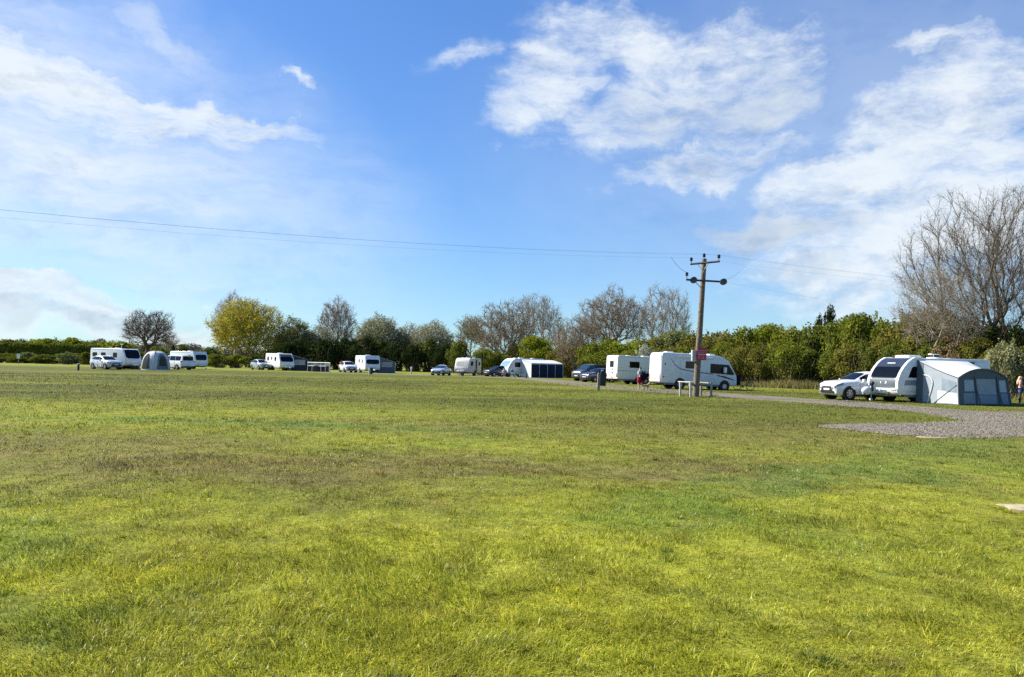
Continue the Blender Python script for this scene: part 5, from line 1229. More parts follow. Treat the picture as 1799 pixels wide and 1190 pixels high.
# ------------------------------------------------------------------ awnings
def awning(label, v, u0, u1, d, side, zb=2.32, zf=1.75, wall=None, roofm=None, front=None, piping=None, group='awnings', windows=True, eave=.0, front_split=(), front_m2=None, side_windows=True, lower=None):
    """porch awning on one side of a caravan; u along the body (front = +), d outwards"""
    root = thing('caravan_awning', label, 'awning', v.root.location, v.root.rotation_euler.z, group)
    y0 = side * (v.W / 2 + .03); y1 = side * (v.W / 2 + d); ua, ub = max(u0, u1), min(u0, u1)
    def P(u, t, z): return Vector((u, y0 + (y1 - y0) * t, z))
    n = 8; rows = [[P(ua + (ub - ua) * j / n, i / 5, zb + (zf - zb) * (i / 5) ** 1.15 - .05 * math.sin(math.pi * i / 5) * math.sin(math.pi * j / n)) for j in range(n + 1)] for i in range(6)]
    rows.append([P(ua + (ub - ua) * j / n, 1.015, zf - .16) for j in range(n + 1)])
    g = MB(); g.shell(rows if side < 0 else rows[::-1], .008, .012); g.build('roof', roofm, root, 60)
    def panel(nm, p0, p1, z0a, z1a, z1b, m, off=.006, inn=.012):
        r_ = [[p0.lerp(p1, j / 6) + Vector((0, 0, (z0a if i == 0 else z0a + ((z1a + (z1b - z1a) * j / 6) - z0a) * i / 4))) for j in range(7)] for i in range(5)]
        q = MB(); q.shell(r_, inn, off); return q.build(nm, m, root, 60)
    f0, f1 = P(ua, 1, 0), P(ub, 1, 0); s0, s1 = P(ua, 0, 0), P(ub, 0, 0)
    panel('front_panel', f0, f1, .02, zf - .02, zf - .02, front)
    panel('side_panel', s0, f0, .02, zb - .03, zf - .03, wall); panel('side_panel', f1, s1, .02, zf - .03, zb - .03, wall)
    if windows:
        k = max(1, int(abs(ua - ub) / 1.3)); dr = Vector((0, side * .02, 0))
        for j in range(k):
            a, b = f0.lerp(f1, (j + .1) / k) + dr, f0.lerp(f1, (j + .9) / k) + dr
            panel('window', a, b, .85, zf - .2, zf - .2, front_m2 or GLASS)
    if side_windows:
        for (a, b, sg) in ((s0, f0, 1), (f1, s1, -1)):
            dr = Vector((sg * .02, 0, 0)); panel('window', a.lerp(b, .18) + dr, a.lerp(b, .84) + dr, .9, zf - .05, zf - .05, front_m2 or GLASS)
    if piping:
        q = MB()
        for t in front_split: 
            a = f0.lerp(f1, t); q.tube([a + Vector((0, side * .03, .02)), a + Vector((0, side * .03, zf - .05))], .035, 6)
        for a in (f0, f1): q.tube([a + Vector((0, side * .02, 0)), a + Vector((0, side * .02, zf - .03))], .045, 6)
        q.build('piping', piping, root)
    return root
CW = cloth('white_awning_cloth', (.68, .69, .68), .2); CSL = cloth('slate_awning_cloth', (.05, .06, .08), .08); CNV = cloth('navy_awning_cloth', (.028, .038, .075), .08)
CLG = cloth('light_grey_awning_cloth', (.36, .40, .43), .2); CDG = cloth('dark_grey_awning_cloth', (.125, .15, .17), .12); CWIN = mat('clear_vinyl_window', (.20, .24, .275), .25, coat=.3, var=.15)
CTG = cloth('tent_grey_cloth', (.24, .235, .22), .15); CTW = cloth('tent_pale_cloth', (.72, .72, .70), .25); CTD = cloth('tent_dark_cloth', (.075, .08, .075), .1)
awning('slate and white awning sloping down from the caravan with three small side windows', c3, 1.9, -2.2, 2.6, 1, 2.42, 1.75, CSL, CW, CSL, CW, front_m2=CWIN)
awning('slate awning with a long grey window beside the wide-windowed caravan', c4, 1.9, -1.4, 2.6, 1, 2.35, 1.7, CDG, CW, CDG, CW, front_m2=CWIN)
awning('white-roofed awning with navy panels and white piping', c6, 1.0, -4.4, 2.5, 1, 2.45, 1.98, CW, CW, CNV, CW, front_split=(.25, .5, .75), windows=False, side_windows=False)
awning('dark narrow annex between the long white caravan and the dome tent', c1, 1.4, -1.6, 1.2, 1, 2.0, 1.6, CTD, CTG, CTD, None, windows=False, side_windows=False)

# arched awning of the large caravan
def arched():
    W = c8.W; root = thing('caravan_awning', 'pale awning with a dark arched front and three windows at the large caravan', 'awning', c8.root.location, c8.root.rotation_euler.z, 'awnings')
    ua, ub = x8 - 1.42, x8 - 5.25; y0, y1 = W / 2 + .02, W / 2 + 2.62; n = 16
    def arch(t, z0=1.50, rise=.50): return z0 + rise * (1 - abs(2 * t - 1) ** 2.2)
    def top(t, s):       # t along, s outward
        u = ua + (ub - ua) * t; e = 1 - s
        uu = u + (.18 * (t - .5)) * s
        z = 2.46 * e + arch(t) * s - .06 * math.sin(math.pi * s)
        return Vector((uu, y0 + (y1 - y0) * s, z))
    g = MB(); rows = [[top(j / n, i / 8) for j in range(n + 1)] for i in range(9)]; g.shell(rows[::-1], .008, .012); g.build('roof', CW, root, 60)
    def wall(t, m, flare, nm='side_panel', s0=0., s1=1., off=0., lo=0., hi=1.):
        rows = []
        for i in range(7):
            k = lo + (hi - lo) * i / 6
            row = []
            for j in range(9):
                s = s0 + (s1 - s0) * j / 8; p = top(t, s); q = Vector((p.x + flare * (1 - k), p.y + .14 * s * (1 - k) ** 1.3, .03 + (p.z - .05 - .03) * k))
                row.append(q + Vector((off, 0, 0)))
            rows.append(row)
        q = MB(); q.shell(rows, .01, .01); return q.build(nm, m, root, 60)
    wall(0, CLG, .10); wall(1, CDG, -.16)
    wall(0, CDG, .10, 'dark_panel', .0, .16, .016); 
    wall(0, CW, .10, 'mud_wall_panel', .52, .985, .016, .03, .40)
    wall(0, CWIN, .10, 'window', .62, .95, .018, .46, .84)
    # white tube of the door arch and dark guy band on the pale side wall
    q = MB(); pts = []
    for (s, k) in ((.16, .72), (.28, .735), (.36, .70), (.40, .60), (.38, .42), (.33, .2), (.29, .01)):
        p = top(0, s); pts.append((p.x + .10 * (1 - k) + .035, p.y + .14 * s * (1 - k), .03 + (p.z - .08) * k))
    q.tube(smooth_line(pts, 4), .035, 6); q.build('door_arch', CW, root)
    q = MB(); p = top(0, 1); q.tube([(p.x + .03, p.y - .05, p.z * .72), (p.x + .10, p.y - .75, p.z * .36), (p.x + .16, p.y - 1.45, .0)], .045, 6); q.build('guy_strap', CDG, root)
    def front(t0, t1, k0, k1, m, nm, off=0., hi_arch=True):
        rows = []
        for i in range(7):
            k = k0 + (k1 - k0) * i / 6; row = []
            for j in range(13):
                t = t0 + (t1 - t0) * j / 12; p = top(t, 1); zt = p.z if hi_arch else 1.5
                z = .03 + (zt - .04) * k; kk = min(1., z / 1.5)
                row.append(Vector((p.x + (.10 if t < .5 else -.16) * (1 - kk) * abs(2 * t - 1) ** 2, p.y + .14 * (1 - kk) ** 1.3 + off, z)))
            rows.append(row)
        q = MB(); q.shell(rows, .01, .01); return q.build(nm, m, root, 60)
    front(0, 1, 0, 1, CDG, 'front_panel')
    WIN2 = cloth('grey_mesh_window', (.36, .40, .44), .18); LOWP = cloth('grey_lower_panel', (.27, .32, .37), .15)
    front(.11, .30, .50, .93, CWIN, 'window', .022, False); front(.355, .745, .38, .97, WIN2, 'window', .022, False); front(.815, .95, .48, .93, CWIN, 'window', .022, False)
    front(.09, .31, .04, .44, LOWP, 'mud_wall_panel', .022, False); front(.355, .745, .04, .36, LOWP, 'mud_wall_panel', .022, False); front(.81, .955, .04, .44, LOWP, 'mud_wall_panel', .022, False)
    # dark brow following the arch
    q = MB(); q.tube([top(j / 20, 1.01) + Vector((0, .02, -.01)) for j in range(21)], .05, 8); q.build('arch_pole', CDG, root)
    for t in (.325, .775):
        p = top(t, 1); q = MB(); q.tube([(p.x, p.y + .03, 1.62), (p.x - .04, p.y + .14, .8), (p.x - .10, p.y + .34, 0)], .035, 6); q.build('door_pole', CDG, root)
    for t, fl in ((0, .10), (1, -.16)):
        p = top(t, 1); q = MB(); q.tube([(p.x, p.y + .01, p.z), (p.x + fl * .5, p.y + .06, .8), (p.x + fl, p.y + .15, 0)], .045, 6); q.build('corner_pole', CDG, root)
    q = MB(); p = top(1, 1); q.tube([(p.x, p.y, 1.4), (p.x - .95, p.y + .35, 0)], .012, 5); q.build('guy_line', CDG, root)
    q = MB(); q.prism([(ub + .0, 1.6), (ub - .62, 2.42), (ub + .25, 2.44)], y0 - .0, y0 + .03); q.build('side_flap', CDG, root)
    return root
arched()
# ------------------------------------------------------------------ dome tent
def dome(loc, h, w, d, H):
    root = thing('dome_tent', 'grey dome tent with a pale crown and a big arched doorway', 'tent', loc, R(h))
    def S(a, e, o=1.):       # azimuth, elevation 0..1
        ca, sa = math.cos(a), math.sin(a); q = (abs(ca) ** 3 + abs(sa) ** 3) ** (-1 / 3); rr = math.cos(e * math.pi / 2) ** .62
        return Vector((w / 2 * ca * q * rr * o, d / 2 * sa * q * rr * o, H * math.sin(e * math.pi / 2) ** .9 * o))
    g = MB(); g.shell([[S(2 * math.pi * j / 40, i / 10 * .985) for j in range(41)] for i in range(11)][::-1], .01, .005); g.build('canopy', CTW, root, 60)
    def panel(nm, a0, a1, m, e0=.03, e1=.78, arch=True, o=1.012):
        rows = []
        for i in range(9):
            row = []
            for j in range(13):
                t = j / 12; top = e0 + (e1 - e0) * ((1 - abs(2 * t - 1) ** 2.4) ** .6 if arch else 1)
                row.append(S(R(a0 + (a1 - a0) * t), e0 + (top - e0) * i / 8, o))
            rows.append(row)
        q = MB(); q.shell(rows[::-1], .006, .01); return q.build(nm, m, root, 60)
    for k in range(4): panel('side_panel', k * 90 - 31, k * 90 + 31, CTG, .03, .66)
    panel('door_panel', -90 - 24, -90 + 24, CTD, .05, .62, True, 1.03); panel('window', -20, 20, CTD, .12, .5, True, 1.03); panel('window', 160, 200, CTD, .12, .5, True, 1.03)
    for k in range(4):
        q = MB(); q.tube([S(R(k * 90 + 45), i / 12 * .98, 1.015) for i in range(13)], .05, 6); q.build('pole', CTW, root)
    return root
q = onD(274, 98); dome(q, -31, 2.9, 2.9, 2.3)

# ------------------------------------------------------------------ windbreak fence beside the awning
q0, q1 = onD(541, 113), onD(580, 111)
wb = thing('windbreak', 'white-topped windbreak screen with dark lower panels right of the slate and white awning', 'windbreak', q0)
a = q1 - q0; WP = mat('white_painted_pole', (.7, .7, .68), .5, var=.05); MESH = cloth('grey_windbreak_mesh', (.30, .31, .31), .3); DKP = cloth('black_windbreak_cloth', (.022, .024, .03), .05)
g = MB(); g.shell([[a * (j / 12) + Vector((0, .05 * math.sin(j), z)) for j in range(13)] for z in (.06, .45, .86)], .01, .01); g.build('lower_panel', DKP, wb)
g = MB(); g.shell([[a * (j / 12) + Vector((0, .05 * math.sin(j), z)) for j in range(13)] for z in (.87, 1.1, 1.34)], .01, .01); g.build('mesh_panel', MESH, wb)
g = MB(); g.tube([Vector((0, 0, 1.36)), a + Vector((0, 0, 1.36))], .05, 6); g.tube([Vector((0, 0, .87)), a + Vector((0, 0, .87))], .03, 6); g.build('rail', WP, wb)
for k in range(6):
    p = a * (k / 5); g = MB(); g.tube([p, p + Vector((0, 0, 1.4))], .03 if k < 5 else .05, 6); g.build('post', WP, wb)
p = a + Vector((.15, -1.2, 0)); g = MB(); g.shell([[a.lerp(p, j / 4) + Vector((0, 0, z)) for j in range(5)] for z in (.04, .6, 1.3)], .01, .01); g.build('end_panel', CTW, wb)

# ------------------------------------------------------------------ utility pole
WOODP = mat('weathered_pole_wood', (.16, .12, .085), .95, var=.55, scale=7, dirt=.5); WOODG = mat('grey_timber', (.30, .26, .20), .9, var=.25, scale=6); WOODL = mat('pale_timber', (.52, .47, .38), .85, var=.15, scale=6)
STEEL = mat('dark_steel', (.05, .05, .065), .5, metal=.5, var=.2); CER = mat('brown_ceramic', (.018, .014, .016), .3, coat=.4, var=.2)
PB_ = gp(1222, 697); PD = PB_.y; PXM = F / PD
PT_ = Vector((PB_.x + .40, PB_.y, hgt(1237, 455, PD)))       # it leans to the right
pole = thing('utility_pole', 'tall leaning wooden utility pole with two crossarms and black insulators', 'utility pole', PB_)
g = MB(); PV = PT_ - PB_
g.tube([Vector((0, 0, -.2)), PV * .25, PV * .5, PV * .75, PV], [.19, .178, .165, .15, .138], 14); g.build('pole', WOODP, pole)
AD = Vector((.55, -.62, 0)).normalized()                     # upper arm: right end nearer
up_c = PV * .968 + Vector((0, -.19, 0)); arm = 1.02
g = MB(); 
for z0 in (0,):
    A_, B_ = up_c - AD * arm, up_c + AD * arm; g.tube([A_, B_], .062, 4)
g.build('crossarm', STEEL, pole)
g = MB(); g.tube([up_c - AD * .55, PV * .90 + Vector((0, -.17, 0))], .025, 6); g.tube([up_c + AD * .3, PV * .92 + Vector((0, -.17, 0))], .025, 6); g.build('brace', GALV, pole)
INS = []
def insulator(base, hh=.30, r=.10):
    g = MB(); c = base
    g.tube([c, c + Vector((0, 0, hh * .55))], .02, 6); ins = g.build('insulator_pin', STEEL, pole)
    g = MB(); z = c.z + hh * .5
    g.lathe([(.001, z), (r * .8, z), (r, z + .05), (r * .55, z + .08), (r * .95, z + .11), (r * .9, z + .17), (r * .4, z + .22), (.001, z + .22)], (c.x, c.y, 0), 14, axis='z'); g.build('insulator', CER, ins)
    INS.append(pole.location + Vector((c.x, c.y, z + .2)))
for t in (-.95, 0., .95): insulator(up_c + AD * (arm * t) + (Vector((0, 0, .04)) if t else Vector((0, .19, .22))))
lo_c = PV * .838 + Vector((0, -.19, 0)); LD = Vector((1, .12, -.02)).normalized()
g = MB(); A_, B_ = lo_c - LD * 1.08, lo_c + LD * .98; g.tube([A_, B_], .058, 4); g.build('crossarm', STEEL, pole)
g = MB(); g.tube([lo_c - LD * .62, PV * .77 + Vector((0, -.18, 0))], .022, 6); g.build('brace', GALV, pole)
insulator(lo_c - LD * 1.04, .46, .10)
for t in (-.62, 1.22):
    c = lo_c + LD * t; g = MB()
    for k in range(4): g.lathe([(.03, -.14 + k * .08), (.19, -.13 + k * .08), (.19, -.10 + k * .08), (.03, -.08 + k * .08)], c, 16, axis='y')
    g.build('strain_insulator', CER, pole)
STR = [pole.location + lo_c + LD * t for t in (-.62, 1.22)]
g = MB(); g.tube([PV * .80 + Vector((0, -.1, 0)), Vector((.1, -.12, 0)) + PV * .5, Vector((.0, -.2, 2.9))], .018, 5); g.build('earth_cable', BLACK, pole)
# sign and box fixed to the pole
SR = mat('red_sign_paint', (.42, .018, .045), .5, var=.12); SWH = mat('white_sign_paint', (.62, .55, .56), .5, var=.05)
sz = hgt(1229, 633, PD); sh_ = hgt(1229, 612, PD) - sz
cx_ = PB_.x + .40 * (sz + sh_ / 2) / PT_.z + .16
sg = thing('warning_sign', 'red sign with white lines of lettering fixed to the utility pole', 'sign', (cx_, PD - .22, sz + sh_ / 2), 0)
g = MB(); g.box(-.27, .27, -.012, .012, -sh_ / 2, sh_ / 2, .006); g.build('plate', SR, sg)
g = MB()
for zz, hh, n0 in ((.20, .030, 6), (.09, .022, 9), (-.02, .06, 5), (-.16, .022, 9), (-.24, .022, 8)):
    wv = .44 / n0
    for k in range(n0):
        if n0 > 6 and k % 4 == 3: continue
        g.box(-.22 + k * wv, -.22 + (k + .74) * wv, -.016, -.010, zz - hh / 2, zz + hh / 2)
g.build('lettering', SWH, sg)
bx = thing('meter_box', 'grey metal box fixed to the left side of the utility pole', 'box', (cx_ - .42, PD + .02, sz), 0)
g = MB(); g.box(-.13, .13, -.16, .16, -.06, sh_ - .12, .02); g.build('casing', mat('grey_box_paint', (.42, .42, .44), .5, var=.06), bx)
g = MB(); g.box(-.10, .10, -.172, -.155, .02, sh_ - .2, .006); g.build('door', mat('grey_box_door', (.36, .36, .38), .5, var=.06), bx)

WIREM = mat('weathered_wire', (.22, .24, .27), .6, metal=.2)
def wire(label, p0, p1, sag, n=26, r=.0027, group='power lines'):
    pts = [p0.lerp(p1, k / n) - Vector((0, 0, sag * 4 * (k / n) * (1 - k / n))) for k in range(n + 1)]
    g = MB(); g.tube([p - p0 for p in pts], r, 4, cap=False); o = g.build('power_line', WIREM); o.location = p0; tag(o, label, 'power line', group)
LDIR = Vector((-.865, -.50, 0))
for ip, z1, nm in zip(INS[:3], (0, 0, 0), ('left end', 'middle', 'right end')):
    wire(f'overhead wire running left from the {nm} of the upper crossarm', ip, ip + LDIR * 84 + Vector((0, 0, .9)), 2.0)
    wire(f'overhead wire running right from the {nm} of the upper crossarm', ip, ip + Vector((.93, .36, 0)) * 78 + Vector((0, 0, 1.4)), 1.2, r=.0027)
wire('lower wire leading right from the black insulator at the end of the lower crossarm', STR[1], STR[1] + Vector((.86, .5, 0)) * 60 + Vector((0, 0, -.6)), .8, r=.0027)
wire('slack wire dropping from the left overhead wires to the lower crossarm', INS[3], INS[0] + LDIR * 1.6 + Vector((0, 0, -.1)), .15, 8, .01, None)
wire('slack wire looping from the overhead wires to the right black insulator', STR[1] + Vector((0, 0, .15)), INS[2] + Vector((.93, .36, 0)) * 2.2 + Vector((0, 0, -.1)), .3, 8, .01, None)

# ------------------------------------------------------------------ timber rails round the pole
rl = thing('rail_barrier', 'low timber rail barrier on four posts around the foot of the utility pole', 'barrier', PB_)
def lp(px, py): return gp(px, py) - PB_
ps = [lp(1195, 696.5), lp(1213, 698), lp(1231.5, 695.5), lp(1249.5, 698)]
for i, p in enumerate(ps):
    g = MB(); g.box(p.x - .055, p.x + .055, p.y - .055, p.y + .055, 0, .84, .008); g.build('post', WOODL if i < 2 else WOODG, rl)
def plank(a, b, z, m, ov=.12, hh=.05):
    d = (b - a).normalized(); a, b = a - d * ov, b + d * ov; n = Vector((-d.y, d.x, 0)) * .08; g = MB()
    pr = [(q.x, q.y) for q in (a + n, a - n, b - n, b + n)]; g.prism(pr, z, z + hh, .006, axis='z'); g.build('rail', m, rl)
plank(ps[0] + Vector((0, .1, 0)), ps[1] + Vector((0, .2, 0)), .842, WOODL); plank(ps[2], ps[3], .80, WOODG)
plank(ps[1] + Vector((.12, .9, 0)), ps[2] + Vector((.1, .9, 0)), .842, WOODL)
p = ps[1] + Vector((.15, .9, 0)); g = MB(); g.box(p.x - .05, p.x + .05, p.y - .05, p.y + .05, 0, .84, .008); g.build('post', WOODG, rl)

# ------------------------------------------------------------------ litter bin on a post, bollards
b0 = gp(1051, 686.5); bn = thing('litter_bin', 'black litter bin hung on a pale wooden post beside the gravel', 'litter bin', b0)
g = MB(); g.prism([(-.09, 0), (.09, 0), (.10, 1.12), (-.04, 1.24), (-.09, 1.18)], -.09, .09, .01); g.build('post', WOODG, bn)
g = MB(); g.prism([(.10, .34), (.48, .34), (.50, 1.0), (.46, 1.30), (.28, 1.38), (.10, 1.30)], -.20, .20, .025); o = g.build('bin_body', mat('black_bin_plastic', (.012, .011, .016), .45, var=.2), bn)
g = MB(); g.prism(rrect(.30, 1.12, .26, .13, .03), -.206, -.19, axis='y'); g.build('opening', BLACK, o); bn.rotation_euler = (0, R(1.8), 0)
g = MB(); g.prism([(.14, 1.36), (.27, 1.395), (.30, 1.385), (.28, 1.44), (.15, 1.42)], -.15, .15, .01); g.build('lid', LAMPG, bn)
def post(label, px, py, top, body, cap=None, w_=.11, name='bollard', group='posts round the field'):
    p = gp(px, py); t = thing(name, label, 'post', p, 0, group); h = hgt(px, top, p.y)
    g = MB(); g.tube([(0, 0, -.05), (0, 0, h * .86), (0, 0, h)], [w_, w_, w_ * .8], 12); g.build('post', body, t)
    if cap:
        g = MB(); g.tube([(0, 0, h * .70), (0, 0, h * .72), (0, 0, h * .98), (0, 0, h * 1.02)], [w_ * 1.0, w_ * 1.35, w_ * 1.35, w_ * .9], 12); g.build('cap', cap, t)
    return t
DKW = mat('dark_stained_wood', (.035, .028, .022), .8, var=.3)
post('dark bollard left of the silver-white estate car', 137.5, 651, 639, DKW, mat('grey_cap', (.3, .3, .29), .6))
post('pale post with a dark box in front of the wide-windowed caravan', 649, 658.5, 646, WOODL, None)
q = gp(652.5, 657.5); t = thing('hookup_box', 'small dark electric hook-up box beside the pale post', 'hook-up', q); g = MB(); g.box(-.15, .15, -.12, .12, 0, .78, .03); g.build('casing', BLACK, t); g = MB(); g.box(-.17, .17, -.14, .14, .76, .86, .03); g.build('lid', BLACK, t)
post('white-capped hook-up post standing alone before the shaded wood', 722.5, 657.5, 645, WOODL, WP, .09)
post('slim dark bollard in front of the cream caravan', 812.5, 661.5, 653.5, DKW, None, .08)
post('dark slim post at the corner of the navy awning', 924.5, 665.5, 657, DKW, None, .06)
q = gp(24, 640); q = onD(33, 128); t = thing('notice_board', 'small white notice on a post in front of the clipped hedge', 'notice', q); g = MB(); g.box(-.05, .05, -.05, .05, 0, 1.3, .01); g.build('post', WOODG, t); g = MB(); g.box(-.28, .28, -.075, -.05, .85, 1.62, .01); g.build('panel', PALE, t)

# ------------------------------------------------------------------ bicycle at the nose of the motorhome
def bicycle(loc, h):
    root = thing('bicycle', 'bicycle leaning at the nose of the white motorhome', 'bicycle', loc, R(h)); root.rotation_euler = (R(6), 0, R(h))
    for x in (-.52, .52):
        g = MB(); g.lathe([(.31, -.02), (.345, -.012), (.345, .012), (.31, .02)], (x, 0, .345), 28); w_ = g.build('wheel', RUBBER, root)
        g = MB(); g.lathe([(.285, -.012), (.31, -.012), (.31, .012), (.285, .012)], (x, 0, .345), 28)
        for k in range(10):
            a = math.pi * 2 * k / 10; g.tube([(x, 0, .345), (x + .29 * math.cos(a), 0, .345 + .29 * math.sin(a))], .006, 3)
        g.build('rim', ALLOY, w_)
    g = MB()
    for a, b in (((-.52, 0, .345), (-.08, 0, .30)), ((-.08, 0, .30), (-.2, 0, .78)), ((-.52, 0, .345), (-.2, 0, .74)), ((-.19, 0, .72), (.36, 0, .78)), ((-.08, 0, .30), (.38, 0, .70)), ((.36, 0, .86), (.40, 0, .62)), ((.40, .04, .64), (.52, .04, .345)), ((.40, -.04, .64), (.52, -.04, .345))): g.tube([a, b], .02, 6)
    g.build('frame', STEEL, root)
    g = MB(); g.tube([(.36, 0, .86), (.36, 0, .98)], .016, 6); g.tube([(.36, -.28, .98), (.36, .28, .98)], .014, 6); g.build('handlebar', BLACK, root)
    g = MB(); g.box(-.34, -.10, -.07, .07, .84, .90, .025); g.tube([(-.2, 0, .76), (-.21, 0, .86)], .014, 6); g.build('saddle', BLACK, root)
    g = MB(); g.lathe([(.05, -.05), (.10, -.05), (.10, -.04), (.05, -.04)], (-.08, 0, .30), 14); g.tube([(-.08, -.06, .3), (.02, -.08, .18)], .012, 5); g.tube([(-.08, .06, .3), (-.18, .08, .42)], .012, 5); g.build('pedal_crank', STEEL, root)
fwm = Vector((math.cos(R(14)), math.sin(R(14)), 0)); bicycle(mh_loc + fwm * 4.08 + Vector((.25, -1.0, 0)), -12)

# ------------------------------------------------------------------ people
SKIN = mat('skin', (.50, .30, .22), .6, var=.06)
def skin(name, verts, edges, radii, m, parent, root=0, sub=2):
    me = bpy.data.meshes.new(name); me.from_pydata([tuple(v) for v in verts], edges, [])
    o = addmesh(name, me, m, parent)
    md = o.modifiers.new('skin', 'SKIN'); md.use_smooth_shade = True
    sv = me.skin_vertices[0].data
    for i, r in enumerate(radii):
        sv[i].radius = (r, r) if not isinstance(r, tuple) else r; sv[i].use_root = i == root
    s = o.modifiers.new('sub', 'SUBSURF'); s.levels = s.render_levels = sub
    return o
def person(label, loc, rz, J, hair, hairm, clothes, name='person'):
    """J: joints (pelvis, chest, neck, head, and L/R shoulder, elbow, wrist, hip, knee, ankle, toe) of a 1.68 m adult"""
    root = thing(name, label, 'person', loc, rz)
    V, E, Rd, ix = [], [], [], {}
    def add(k, p, r, par=None):
        ix[k] = len(V); V.append(Vector(p)); Rd.append(r)
        if par is not None: E.append((ix[par], ix[k]))
    add('pelvis', J['pelvis'], (.155, .115)); add('waist', Vector(J['pelvis']).lerp(Vector(J['chest']), .45), (.13, .10), 'pelvis'); add('chest', J['chest'], (.155, .11), 'waist')
    add('neckbase', Vector(J['chest']).lerp(Vector(J['neck']), .6), (.10, .085), 'chest'); add('neck', J['neck'], .055, 'neckbase')
    hd_ = Vector(J['head']); nk = Vector(J['neck']); add('jaw', nk.lerp(hd_, .55), (.066, .075), 'neck'); add('skull', hd_, (.080, .098), 'jaw'); add('crown', hd_ + (hd_ - nk).normalized() * .085, (.058, .07), 'skull')
    for s in 'LR':
        add('sh' + s, J['sh' + s], .062, 'neckbase'); add('el' + s, J['el' + s], .045, 'sh' + s); add('wr' + s, J['wr' + s], .030, 'el' + s)
        d = (Vector(J['wr' + s]) - Vector(J['el' + s])).normalized(); pm = Vector(J['wr' + s]) + d * .075; add('pm' + s, pm, (.040, .018), 'wr' + s)
        side = d.cross(Vector((0, 1, 0))); side = side.normalized() if side.length > .1 else Vector((1, 0, 0))
        for k, (o_, ln) in enumerate(((-.026, .062), (-.009, .074), (.009, .07), (.026, .056))):
            b = pm + side * o_ + d * .03; add(f'f{k}{s}', b, .011, 'pm' + s); add(f'g{k}{s}', b + d * ln * .6 + Vector((0, -.012, 0)), .009, f'f{k}{s}'); add(f'h{k}{s}', b + d * ln + Vector((0, -.03, 0)), .008, f'g{k}{s}')
        t0 = Vector(J['wr' + s]) + d * .045 + side * .038; add('t0' + s, t0, .013, 'pm' + s); add('t1' + s, t0 + d * .05 + side * .02, .010, 't0' + s)
        add('hp' + s, J['hp' + s], .088, 'pelvis'); add('kn' + s, J['kn' + s], .058, 'hp' + s); kn, an = Vector(J['kn' + s]), Vector(J['an' + s])
        add('cf' + s, kn.lerp(an, .3) + Vector((0, .015, 0)), .055, 'kn' + s); add('an' + s, an, .036, 'cf' + s); add('to' + s, J['to' + s], (.042, .028), 'an' + s)
    skin('body', V, E, Rd, SKIN, root, 0)
    def garment(nm, keys, edges, radii, m): skin(nm, [V[ix[k]] if isinstance(k, str) else Vector(k) for k in keys], edges, radii, m, root)
    for c in clothes: garment(*c)
    hv, he, hr = hair(V, ix); skin('hair', hv, he, hr, hairm, root)
    # face: nose, eyes, mouth on the front of the head
    fd = Vector(J.get('face', (0, -1, 0))).normalized(); sd_ = fd.cross(Vector((0, 0, 1))).normalized()
    g = MB(); g.tube([hd_ + fd * .085 + Vector((0, 0, .01)), hd_ + fd * .112 - Vector((0, 0, .035))], [.008, .016], 6); g.build('nose', SKIN, root)
    g = MB()
    for k in (-1, 1): g.ball(hd_ + fd * .088 + sd_ * (.032 * k) + Vector((0, 0, .012)), .011, 8)
    g.build('eyes', BLACK, root); g = MB(); g.tube([hd_ + fd * .088 - sd_ * .022 - Vector((0, 0, .065)), hd_ + fd * .088 + sd_ * .022 - Vector((0, 0, .065))], .006, 5); g.build('mouth', mat('lip', (.4, .14, .12), .5), root)
    return root
walk = dict(pelvis=(0, 0, .93), chest=(0, -.02, 1.24), neck=(0, -.03, 1.42), head=(0, -.05, 1.56), shL=(.19, -.02, 1.36), elL=(.26, .10, 1.10), wrL=(.20, -.06, .92), shR=(-.19, -.02, 1.36), elR=(-.27, .02, 1.10), wrR=(-.18, -.20, 1.02), hpL=(.09, 0, .88), knL=(.11, -.12, .49), anL=(.12, .0, .10), toL=(.13, -.14, .035), hpR=(-.09, 0, .88), knR=(-.10, .02, .49), anR=(-.11, .24, .14), toR=(-.12, .16, .03))
BLK = cloth('black_jacket_cloth', (.012, .014, .020), .02); REDC = cloth('crimson_cloth', (.40, .015, .05), .1); PALEC = cloth('pale_top_cloth', (.55, .53, .54), .1); PINK = cloth('pink_cloth', (.60, .33, .32), .1); BLUEC = cloth('blue_denim', (.10, .14, .32), .05); TURQ = cloth('turquoise_cloth', (.08, .33, .42), .1); LILAC = cloth('lilac_cloth', (.42, .40, .48), .1); OLV = cloth('olive_leggings', (.07, .075, .03), .02); WINE = cloth('wine_band_cloth', (.09, .02, .05), .05)
def bun(V, ix):
    s = V[ix['skull']]; c = V[ix['crown']]; return [s + Vector((0, .045, -.02)), s + Vector((0, .03, .06)), c + Vector((0, .01, .02)), c + Vector((0, .03, .10))], [(0, 1), (1, 2), (2, 3)], [.075, .085, .06, .045]
def longhair(V, ix):
    s = V[ix['skull']]; c = V[ix['crown']]; n = V[ix['neckbase']]; return [c + Vector((0, .02, .012)), s + Vector((0, .05, .03)), s + Vector((0, .075, -.08)), n + Vector((-.03, .12, -.02)), n + Vector((-.06, .12, -.2))], [(0, 1), (1, 2), (2, 3), (3, 4)], [.06, .092, .085, .10, .07]
top_keys = ['pelvis', 'waist', 'chest', 'neckbase', 'shL', 'elL', 'shR', 'elR']; top_e = [(0, 1), (1, 2), (2, 3), (3, 4), (4, 5), (3, 6), (6, 7)]
def shirt(m, nm='top'): return (nm, top_keys[1:], [(0, 1), (1, 2), (2, 3), (3, 4), (2, 5), (5, 6)], [(.150, .120), (.172, .128), (.112, .096), .078, .060, .078, .060], m)
